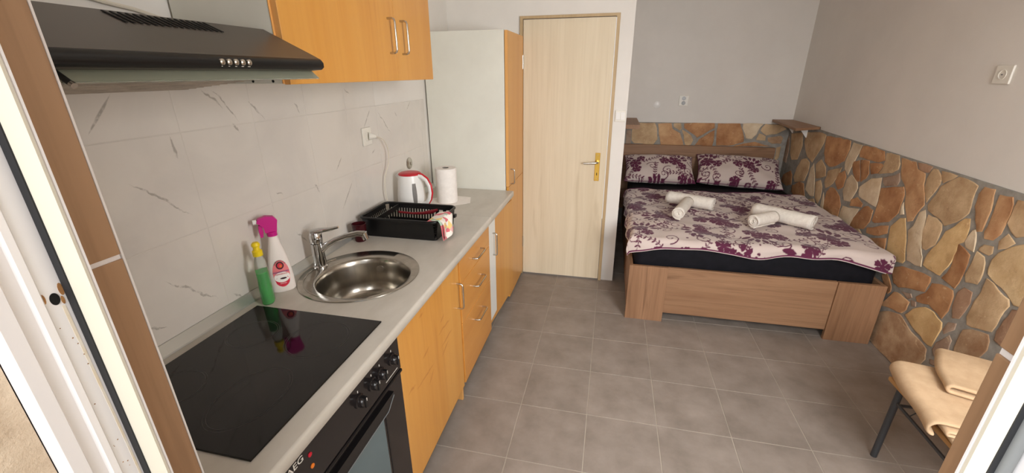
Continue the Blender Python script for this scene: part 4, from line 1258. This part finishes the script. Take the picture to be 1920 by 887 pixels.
# ---- fittings on the walls
def plate(name, label, cat, c, w, h, normal, holes=True, m='socket_white'):
    """square cover plate; normal is +x, -x or -y"""
    o = thing(name, label, cat, c)
    ang = {'+x': 0, '-x': PI, '-y': -PI / 2}[normal]
    o.rotation_euler = (0, 0, ang)
    part(o, 'cover', MB().box(0, .009, -w / 2, w / 2, -h / 2, h / 2, .003), m, False, True)
    return o


sk = plate('wall_socket', 'white wall socket on the veined tiles with the kettle plug in it', 'socket', (LX + .0078, .590, 1.300), .078, .088, '+x')
part(sk, 'socket_well', MB().lathe([(.024, .0088), (.024, .011), (.021, .011), (.019, .0092), (.001, .0092)], n=28).moved(Matrix.Rotation(PI / 2, 4, 'Y')), 'socket_white', True, True)
rc = single('pipe_cover', MB().lathe([(.036, 0), (.035, .004), (.024, .009), (.009, .010), (.008, .016), (.001, .016)], n=28).moved(Matrix.Translation((LX + .0078, 1.032, 1.079)) @ Matrix.Rotation(PI / 2, 4, 'Y')), 'satin',
            'round metal pipe cover on the tiles above the kettle', 'cover', smooth=True)
sw = plate('light_switch', 'white double light switch beside the pale door', 'switch', (.738, DY - .0005, 1.303), .074, .078, '-y')
for dy in (-.016, .016):
    part(sw, 'rocker', MB().box(.0085, .0125, dy - .0145, dy + .0145, -.026, .026, .002), 'white_plastic', False, True)
a_s = plate('wall_socket', 'small white double wall socket above the headboard', 'socket', (1.368, FY - .0005, 1.325), .088, .100, '-y')
for dz in (-.022, .022):
    part(a_s, 'socket_well', MB().lathe([(.019, .0088), (.019, .0105), (.016, .0105), (.015, .0092), (.001, .0092)], n=20).moved(Matrix.Translation((0, 0, dz)) @ Matrix.Rotation(PI / 2, 4, 'Y')), 'window_grey', True, True)
single('blank_cover', MB().lathe([(.034, 0), (.034, .003), (.030, .005), (.001, .0055)], n=28).moved(Matrix.Translation((1.119, FY - .0003, 1.284)) @ Matrix.Rotation(PI / 2, 4, 'X')), 'white_plastic',
       'round white blank cover on the wall left of the small socket', 'cover', smooth=True)
r_s = plate('wall_socket', 'white wall socket high on the right wall above the stone', 'socket', (RX - .0005, 1.119, 1.570), .092, .080, '-x')
part(r_s, 'socket_well', MB().lathe([(.022, .0088), (.022, .0115), (.019, .0115), (.017, .0092), (.001, .0092)], n=28).moved(Matrix.Rotation(PI / 2, 4, 'Y')), 'socket_white', True, True)
part(r_s, 'socket_pin', MB().lathe([(.003, .0092), (.003, .013), (.001, .0132)], n=10).moved(Matrix.Rotation(PI / 2, 4, 'Y')), 'window_grey', False, True)

# ---- shelves in the alcove
sh = thing('wall_shelf', 'oak shelf board in the corner above the right pillow', 'shelf', (2.27, 2.97, 1.135))
part(sh, 'board', MB().prism([(2.150, 2.60), (RX - .003, 2.735), (RX - .003, FY - .003), (2.205, FY - .003)], 2, 1.137, 1.157), 'oak_y')
part(sh, 'bracket', MB().prism([(RX - .10, 1.1365), (RX - .019, 1.1365), (RX - .019, 1.045), (RX - .025, 1.045)], 1, 2.918, 2.924), 'white_plastic')
part(sh, 'bracket', MB().prism([(RX - .10, 1.1365), (RX - .019, 1.1365), (RX - .019, 1.045), (RX - .025, 1.045)], 1, 3.228, 3.234), 'white_plastic')
sh2 = thing('wall_shelf', 'oak shelf board beside the white partition above the left pillow', 'shelf', (.86, 3.0, 1.11))
part(sh2, 'board', MB().box(.783, .933, 2.70, FY - .003, 1.114, 1.153), 'oak_y')
part(sh2, 'wall_cleat', MB().box(.783, .80, 2.74, FY - .02, 1.09, 1.1135), 'oak_y')

# ================================================================== bed
bd = thing('bed_frame', 'sawn oak double bed frame with headboard and broad corner posts', 'bed', (1.6, 2.3, 0))
BX0, BX1, BY0, BY1 = .868, 2.340, 1.296, 3.285
part(bd, 'corner_post', MB().box(BX0, 1.112, BY0, BY0 + .024, 0, .402, .001), 'oak_z')
part(bd, 'corner_post', MB().box(2.088, BX1, BY0, BY0 + .024, 0, .402, .001), 'oak_z')
part(bd, 'footboard_panel', MB().box(1.113, 2.087, BY0 + .010, BY0 + .032, .066, .400, .001), 'oak_x')
part(bd, 'footboard_batten', MB().box(BX0 + .03, BX1 - .03, BY0 + .033, BY0 + .055, .10, .30), 'oak_x')
part(bd, 'side_rail', MB().box(BX0, BX0 + .022, BY0 + .025, BY1 - .045, .10, .400, .001), 'oak_y')
part(bd, 'side_rail', MB().box(BX1 - .022, BX1, BY0 + .025, BY1 - .045, .10, .400, .001), 'oak_y')
part(bd, 'rear_foot', MB().box(BX0, BX0 + .10, BY1 - .044, BY1 - .020, 0, .400), 'oak_z')
part(bd, 'rear_foot', MB().box(BX1 - .10, BX1, BY1 - .044, BY1 - .020, 0, .400), 'oak_z')
part(bd, 'headboard', MB().box(.826, 2.262, BY1 - .019, BY1 + .020, .20, .893, .0015), 'oak_x')
part(bd, 'headboard_lip', MB().box(.826, 2.262, BY1 - .022, BY1 - .0195, .800, .893, .001), 'oak_x')
for k in range(14):
    y = BY0 + .10 + k * .135
    part(bd, 'slat', MB().box(BX0 + .023, BX1 - .023, y, y + .07, .272, .286), 'oak_x')

MZ = .556
mt = thing('mattress', 'mattress in a black fitted sheet on the bed frame', 'mattress', (1.6, 2.3, .29))
mb = MB().box(BX0 + .028, BX1 - .028, BY0 + .060, BY1 - .047, .288, MZ, .05)
part(mt, 'fitted_sheet', mb, 'sheet', True, angle=80)


# ---- floral print, drawn in fabric metres
class Print:
    def __init__(s, w, h, res=.0025, seed=1):
        s.res, s.w, s.h = res, w, h
        s.nx, s.ny = int(w / res) + 1, int(h / res) + 1
        s.a = np.zeros((s.ny, s.nx), np.float32)
        s.r = random.Random(seed)

    def stamp(s, cx, cy, R, fn):
        i0, i1 = max(0, int((cx - R) / s.res)), min(s.nx, int((cx + R) / s.res) + 2)
        j0, j1 = max(0, int((cy - R) / s.res)), min(s.ny, int((cy + R) / s.res) + 2)
        if i0 >= i1 or j0 >= j1:
            return
        X, Y = np.meshgrid(np.arange(i0, i1) * s.res - cx, np.arange(j0, j1) * s.res - cy)
        s.a[j0:j1, i0:i1] = np.maximum(s.a[j0:j1, i0:i1], np.clip(fn(X, Y) / s.res + .5, 0, 1))

    def erase(s, cx, cy, R, fn):
        i0, i1 = max(0, int((cx - R) / s.res)), min(s.nx, int((cx + R) / s.res) + 2)
        j0, j1 = max(0, int((cy - R) / s.res)), min(s.ny, int((cy + R) / s.res) + 2)
        if i0 >= i1 or j0 >= j1:
            return
        X, Y = np.meshgrid(np.arange(i0, i1) * s.res - cx, np.arange(j0, j1) * s.res - cy)
        s.a[j0:j1, i0:i1] = np.minimum(s.a[j0:j1, i0:i1], 1 - np.clip(fn(X, Y) / s.res + .5, 0, 1))

    def flower(s, x, y, R, n=5):
        ph = s.r.uniform(0, 6)

        def fn(X, Y):
            r, t = np.hypot(X, Y), np.arctan2(Y, X)
            return R * (.72 + .24 * np.abs(np.cos(n * (t - ph) / 2)) ** .6 + .05 * np.cos(3 * n * (t - ph))) - r
        s.stamp(x, y, R * 1.1, fn)
        for k in range(n):                                     # pale veins between the petals
            a = ph + (k + .5) * 2 * PI / n
            for q in np.linspace(.35, .8, 8):
                s.erase(x + R * q * math.cos(a), y + R * q * math.sin(a), .006, lambda X, Y: .0016 - np.hypot(X, Y))

    def leaf(s, x, y, L, W, ang):
        c, sn = math.cos(ang), math.sin(ang)

        def fn(X, Y):
            u, v = (X * c + Y * sn) / L, np.abs(-X * sn + Y * c)
            return W * np.clip(1 - (2 * u) ** 2, 0, 1) - v - (np.abs(u) > .5) * .01
        s.stamp(x, y, L * .6, fn)

    def curve(s, pts, w0, w1):
        m = len(pts)
        for k, (x, y) in enumerate(pts):
            w = w0 + (w1 - w0) * k / m
            s.stamp(x, y, w + .006, lambda X, Y, w=w: w - np.hypot(X, Y))

    def scroll(s, x, y, R, ang, sgn):
        pts = []
        for k in range(90):
            t_ = k / 89
            r = R * (1 - t_ * .82)
            a = ang + sgn * t_ * 3.6 * PI / 1.5
            pts.append((x + r * math.cos(a), y + r * math.sin(a)))
        s.curve(pts, .0046, .0026)
        s.stamp(pts[-1][0], pts[-1][1], .015, lambda X, Y: .0065 - np.hypot(X, Y))

    def branch(s, x, y, L, ang, bend):
        px_, py_, a = x, y, ang
        pts = []
        for k in range(60):
            pts.append((px_, py_))
            px_ += L / 60 * math.cos(a)
            py_ += L / 60 * math.sin(a)
            a += bend / 60
            if k % 8 == 6:
                for sd in (-1, 1):
                    s.leaf(px_ + .013 * math.cos(a + sd * 1.0), py_ + .013 * math.sin(a + sd * 1.0), .028, .0056, a + sd * .8)
        s.curve(pts, .0032, .002)

    def bouquet(s, x, y, k=1.0):
        r = s.r
        a0 = r.uniform(0, 6.3)
        s.flower(x, y, .056 * k, 6)
        s.flower(x + .088 * k * math.cos(a0), y + .070 * k * math.sin(a0), .043 * k, 5)
        s.flower(x + .080 * k * math.cos(a0 + 2.3), y + .075 * k * math.sin(a0 + 2.3), .038 * k, 5)
        for q in range(5):
            a = a0 + 3.4 + q * .42
            s.leaf(x + .085 * k * math.cos(a), y + .085 * k * math.sin(a), .060 * k, .013 * k, a + .3)
        for q in range(9):
            a, d_ = a0 + 4.8 + r.uniform(-.5, .5), r.uniform(.08, .15) * k
            s.stamp(x + d_ * math.cos(a), y + d_ * math.sin(a), .02, lambda X, Y, R=r.uniform(.005, .009): R - np.hypot(X, Y))
        for q in range(3):
            a = a0 + 1.1 + q * 2.1
            s.scroll(x + .150 * k * math.cos(a), y + .125 * k * math.sin(a), .045 * k, a + PI, r.choice((-1, 1)))
            s.branch(x + .05 * k * math.cos(a + .6), y + .05 * k * math.sin(a + .6), .20 * k, a + .6, r.uniform(-1.6, 1.6))

    def fill(s, step, k=1.0):
        row = 0
        y = -.05
        while y < s.h + .1:
            x = -.08 + (step * .5 if row % 2 else 0)
            while x < s.w + .1:
                s.bouquet(x + s.r.uniform(-.03, .03), y + s.r.uniform(-.03, .03), k * s.r.uniform(.9, 1.12))
                x += step
            y += step * .72
            row += 1

    def at(s, X, Y):
        return s.a[np.clip((Y / s.res).astype(int), 0, s.ny - 1), np.clip((X / s.res).astype(int), 0, s.nx - 1)]


def cloth_object(parent, name, V, Fq, fac, m):
    me = bpy.data.meshes.new(name)
    me.vertices.add(len(V))
    me.vertices.foreach_set('co', np.asarray(V, np.float32).ravel())
    me.loops.add(Fq.size)
    me.loops.foreach_set('vertex_index', Fq.ravel().astype(np.int32))
    me.polygons.add(len(Fq))
    me.polygons.foreach_set('loop_start', np.arange(0, Fq.size, 4, dtype=np.int32))
    me.update(calc_edges=True)
    at = me.attributes.new('print', 'FLOAT', 'POINT')
    at.data.foreach_set('value', np.asarray(fac, np.float32).ravel())
    me.materials.append(MT[m])
    me.shade_smooth()
    o = bpy.data.objects.new(name, me)
    COL.objects.link(o)
    o.parent = parent
    return o


def quads(nx, ny):
    i, j = np.meshgrid(np.arange(nx - 1), np.arange(ny - 1))
    a = (j * nx + i).ravel()
    return np.stack([a, a + 1, a + nx + 1, a + nx], 1)


# ---- duvet cover
PW, PH = 1.66, 1.46
pr_ = Print(PW, PH, .0025, 5)
pr_.fill(.42, 1.36)
nx, ny = 430, 370
U, Vv = np.meshgrid(np.linspace(0, PW, nx), np.linspace(0, PH, ny))
fac = pr_.at(U, Vv)
fac = np.where(Vv < .006, 1.0, fac)
EX0, EX1, EY0 = BX0 + .022, BX1 - .020, BY0 + .044      # edges the cover folds over
far = 2.60 + .06 * U / PW
over_front = .075 + .045 * np.exp(-((U - .02) / .16) ** 2) + .055 * np.exp(-((U - PW) / .13) ** 2) + .010 * np.sin(U * 9.0)
x_flat = EX0 - .105 + U * ((EX1 + .022) - (EX0 - .105)) / PW
y_flat = (EY0 - over_front) + Vv / PH * (far - (EY0 - over_front))


def drape(t, edge, sgn):
    """t beyond edge (in direction sgn) bends down: returns new coordinate and drop"""
    L = np.maximum(0, (t - edge) * sgn)
    r = .030
    ang = np.minimum(L / r, PI / 2 * .93)
    out = r * np.sin(ang) + np.maximum(0, L - r * PI / 2 * .93) * .12
    drop = r * (1 - np.cos(ang)) + np.maximum(0, L - r * PI / 2 * .93) * .98
    return np.where(L > 0, edge + sgn * out, t), drop


X1, d1 = drape(x_flat, EX0, -1)
X1, d2 = drape(X1, EX1, 1)
Y1, d3 = drape(y_flat, EY0, -1)
TOPZ = MZ + .042
puff = .006 * np.sin(U * 5.1 + 1.0) * np.sin(Vv * 4.3 + .6) + .004 * np.sin(U * 13 + Vv * 7) + .0035 * np.sin(U * 23 - Vv * 17 + 2) + .003 * np.sin(Vv * 31 + U * 5)
hump = .020 * np.exp(-(((U - .62) / .09) ** 2 + ((Vv - PH + .02) / .05) ** 2))
edge_thin = np.minimum(1, (PH - Vv) / .06) * .012 - .012
Z1 = TOPZ + puff + hump + edge_thin - np.maximum(np.maximum(d1, d2), d3) - .35 * np.minimum(np.maximum(d1, d2), d3)
fold = .010 * np.sin(Vv * 22) * np.clip(d1 / .05, 0, 1)
fold_f = .012 * np.sin(U * 19 + 1) * np.clip(d3 / .05, 0, 1)
P3 = np.stack([X1 - fold - .008 * np.clip(d1 / .03, 0, 1), Y1 + fold_f - .010 * np.clip(d3 / .03, 0, 1), Z1], -1).reshape(-1, 3)
P3[:, 0] = np.minimum(P3[:, 0], RX - .026)
P3[:, 0] = np.maximum(P3[:, 0], .788)
dv = thing('duvet', 'white duvet cover with purple flowers spread over the bed', 'duvet', (1.6, 1.95, MZ))
P3 -= np.array([1.6, 1.95, MZ])
top = cloth_object(dv, 'cover', P3, quads(nx, ny), fac, 'bedprint')
# purple piping along the front hem and the far hem
hemp = [tuple(P3[i] + np.array([1.6, 1.95, MZ])) for i in range(0, nx, 6)]
part(dv, 'hem_piping', MB().tube(hemp, .0035, 6), 'hem', True)
hemp = [tuple(P3[(ny - 1) * nx + i] + np.array([1.6, 1.95, MZ])) for i in range(0, nx, 6)]
part(dv, 'hem_piping', MB().tube(hemp, .0035, 6), 'hem', True)
# underside keeps the cover a body with thickness
sub = P3.reshape(ny, nx, 3)[::10, ::10].copy()
sub[..., 2] -= .010
sub[..., 1] += .004
sy_, sx_ = sub.shape[:2]
under = cloth_object(dv, 'underside', sub.reshape(-1, 3), quads(sx_, sy_)[:, ::-1], np.zeros(sx_ * sy_), 'bedprint')


# ---- pillows
def pillow(label, cx, cy, cz, w, h, th, tilt, yaw, seed, roll=0.0):
    t_ = thing('pillow', label, 'pillow', (cx, cy, cz), 0, 'flowered pillows')
    t_.rotation_euler = (tilt, roll, yaw)
    pr2 = Print(w + .02, h + .02, .0025, seed)
    pr2.fill(.36, 1.15)
    n1, n2 = 170, 110
    A, Bq = np.meshgrid(np.linspace(-1, 1, n1), np.linspace(-1, 1, n2))
    prof = (np.clip(1 - np.abs(A) ** 2.6, 0, 1) * np.clip(1 - np.abs(Bq) ** 2.4, 0, 1)) ** .42
    pinch = 1 - .055 * (1 - np.abs(A) ** 2) * np.abs(Bq) ** 3
    pinch2 = 1 - .05 * (1 - np.abs(Bq) ** 2) * np.abs(A) ** 3
    X = A * w / 2 * pinch2
    Y = Bq * h / 2 * pinch
    wr = .006 * np.sin(A * 9 + seed) * np.sin(Bq * 7 + 1) * prof
    for side, nm in ((1, 'front_side'), (-1, 'back_side')):
        Z = side * (th / 2 * prof + wr)
        V = np.stack([X, Y, Z], -1).reshape(-1, 3)
        f = pr2.at((A + 1) * w / 2, (Bq + 1) * h / 2)
        q = quads(n1, n2)
        if side < 0:
            q = q[:, ::-1]
        cloth_object(t_, nm, V, q, f, 'bedprint')
    _e = t_.rotation_euler.to_matrix()
    _lo = min((_e @ Vector((x_, y_, -z_))).z for x_, y_, z_ in zip(X.ravel()[::7], Y.ravel()[::7], (th / 2 * prof + .006).ravel()[::7]))
    t_.location.z = MZ + .003 - _lo
    rim = [(-1, b) for b in np.linspace(-1, 1, 14)] + [(a, 1) for a in np.linspace(-1, 1, 20)][1:] + [(1, b) for b in np.linspace(1, -1, 14)][1:] + [(a, -1) for a in np.linspace(1, -1, 20)][1:-1]
    pts = []
    for a, b in rim:
        pts.append((a * w / 2 * (1 - .05 * (1 - abs(b) ** 2) * abs(a) ** 3), b * h / 2 * (1 - .055 * (1 - abs(a) ** 2) * abs(b) ** 3), 0))
    part(t_, 'piping', MB().tube(pts, .0032, 6, True), 'hem', True, True)
    return t_


pillow('flowered pillow on the left, next to the white partition', 1.175, 3.055, .684, .66, .38, .17, math.radians(30), math.radians(1), 21)
pillow('flowered pillow on the right, next to the stone wall', 1.900, 3.040, .690, .74, .40, .17, math.radians(31), math.radians(-4), 33, math.radians(2))


# ---- rolled towels
def towel(label, p0, p1, r, z):
    a, b = Vector((p0[0], p0[1], z)), Vector((p1[0], p1[1], z))
    L = (b - a).length
    yaw = math.atan2(b.y - a.y, b.x - a.x)
    t_ = thing('rolled_towel', label, 'towel', (a + b) / 2, yaw, 'rolled white towels on the duvet')
    # one long sheet rolled up: the end shows the spiral
    turns, n = 4.0, 150
    sec = []
    for k in range(n + 1):
        th = 2 * PI * turns * k / n
        rr = .010 + (r - .010) * k / n
        sec.append((rr * math.cos(th - 1.2), rr * math.sin(th - 1.2)))
    nl = 12
    vs, fs = [], []
    for i in range(nl + 1):
        x = -L / 2 + L * i / nl
        sag = 1 + .02 * math.sin(i * 1.7)
        for k, (yy, zz) in enumerate(sec):
            e = (.004 * math.sin(k * .21)) if i in (0, nl) else 0
            vs.append((x + e, yy * sag, zz * sag))
    m = n + 1
    for i in range(nl):
        for k in range(n):
            fs.append((i * m + k, i * m + k + 1, (i + 1) * m + k + 1, (i + 1) * m + k))
    o = part(t_, 'towel_body', MB().add(vs, fs), 'towel', True, True, angle=80)
    sol = o.modifiers.new('thickness', 'SOLIDIFY')
    sol.thickness = r / turns * .82
    sol.offset = -1
    part(t_, 'core_fill', MB().cyl((-L / 2 + .006, 0, 0), (L / 2 - .006, 0, 0), .010, n=12), 'towel', True, True)
    return t_


TZ = TOPZ + .066
towel('white rolled towel lying across the bed, left pair', (1.165, 2.115), (1.475, 1.955), .050, TZ)
towel('white rolled towel pointing to the foot, left pair', (1.297, 1.978), (1.185, 1.66), .047, TZ)
towel('white rolled towel lying across the bed, right pair', (1.735, 1.885), (2.025, 1.635), .052, TZ)
towel('white rolled towel pointing left, right pair', (1.812, 1.716), (1.645, 1.585), .047, TZ)

# ================================================================== stool with blanket
st = thing('stool', 'stool with grey steel legs and wooden seat by the stone wall', 'stool', (2.08, .18, 0))
SX0, SX1, SY0, SY1, SZ = 1.872, 2.28, -.055, .375, .415
part(st, 'seat', MB().box(SX0, SX1, SY0, SY1, SZ - .018, SZ, .004), 'stool_wood')
for lx, ly, ox, oy in ((SX0 + .035, SY1 - .035, 0.012, .022), (SX1 - .035, SY1 - .035, -.01, .02), (SX0 + .035, SY0 + .035, .01, -.02), (SX1 - .035, SY0 + .035, -.01, -.02)):
    part(st, 'leg', MB().cyl((lx, ly, SZ - .018), (lx + ox, ly + oy, 0), .0125, n=16), 'tube', True)
for a, b in (((SX0 + .038, SY0 + .04, .312), (SX0 + .038, SY1 - .035, .312)), ((SX1 - .038, SY0 + .04, .312), (SX1 - .038, SY1 - .035, .312)),
             ((SX0 + .038, SY1 - .033, .300), (SX1 - .038, SY1 - .033, .300)), ((SX0 + .038, SY0 + .033, .300), (SX1 - .038, SY0 + .033, .300))):
    part(st, 'stretcher', MB().cyl(a, b, .0065, n=12), 'tube', True)
for y in (SY0 + .12, SY1 - .11):
    part(st, 'wire_brace', MB().cyl((SX0 + .04, y, .312), (SX0 + .16, y + .03, SZ - .018), .0022, n=8), 'tube', True)


def folded(parent, name, path, y0, y1, thick, wav=.004, n=18, yaw=0.0, piv=(0, 0)):
    """a cloth layer: profile path in (x, z) swept along y with soft waviness and given thickness"""
    m = len(path)
    vs, fs = [], []
    ca, sa = math.cos(yaw), math.sin(yaw)
    for i in range(n + 1):
        t_ = i / n
        for k, (x, z) in enumerate(path):
            u = k / (m - 1)
            y = y0 + (y1 - y0) * t_ + wav * 1.6 * math.sin(5 * u + 2)
            xx = x + wav * 1.5 * math.sin(6 * t_ + u * 3)
            zz = z + wav * math.sin(7 * t_ + 4 * u) * .8 - .006 * (1 - t_) ** 3
            dx, dy = xx - piv[0], y - piv[1]
            vs.append((piv[0] + dx * ca - dy * sa, piv[1] + dx * sa + dy * ca, zz))
    for i in range(n):
        for k in range(m - 1):
            fs.append((i * m + k, i * m + k + 1, (i + 1) * m + k + 1, (i + 1) * m + k))
    o = part(parent, name, MB().add(vs, fs), 'beige', True, False, angle=80)
    so = o.modifiers.new('thickness', 'SOLIDIFY')
    so.thickness = thick
    so.offset = 0
    su = o.modifiers.new('soft', 'SUBSURF')
    su.levels = su.render_levels = 2
    return o


bl = thing('folded_blanket', 'folded beige fleece blanket piled on the stool', 'blanket', (2.08, .2, SZ))


def uturn(x_fold, x_end, z_lo, z_hi, n=8):
    """lower run to the fold at x_fold, round it, back along the top"""
    r = (z_hi - z_lo) / 2
    pts = [(x_end + (x_fold + r - x_end) * k / 9, z_lo) for k in range(10)]
    pts += [(x_fold + r - r * math.sin(PI * k / n), z_lo + r - r * math.cos(PI * k / n)) for k in range(1, n)]
    pts += [(x_fold + r + (x_end - x_fold - r) * k / 9, z_hi) for k in range(10)]
    return pts


BP = dict(yaw=math.radians(-11), piv=(SX0, .37))
folded(bl, 'lower_fold', uturn(SX0 + .060, SX1 - .03, SZ + .012, SZ + .028), .000, .365, .011, .003, **BP)
folded(bl, 'middle_fold', uturn(SX0 + .035, SX1 - .02, SZ + .042, SZ + .058), .016, .375, .011, .003, **BP)
folded(bl, 'outer_fold', uturn(SX0 - .004, SX1 - .02, SZ + .014, SZ + .074)[9:], .034, .388, .013, .003, **BP)
folded(bl, 'top_fold', uturn(1.985, SX1 + .02, SZ + .094, SZ + .124), .13, .40, .014, .004, yaw=math.radians(-24), piv=(2.1, .3))
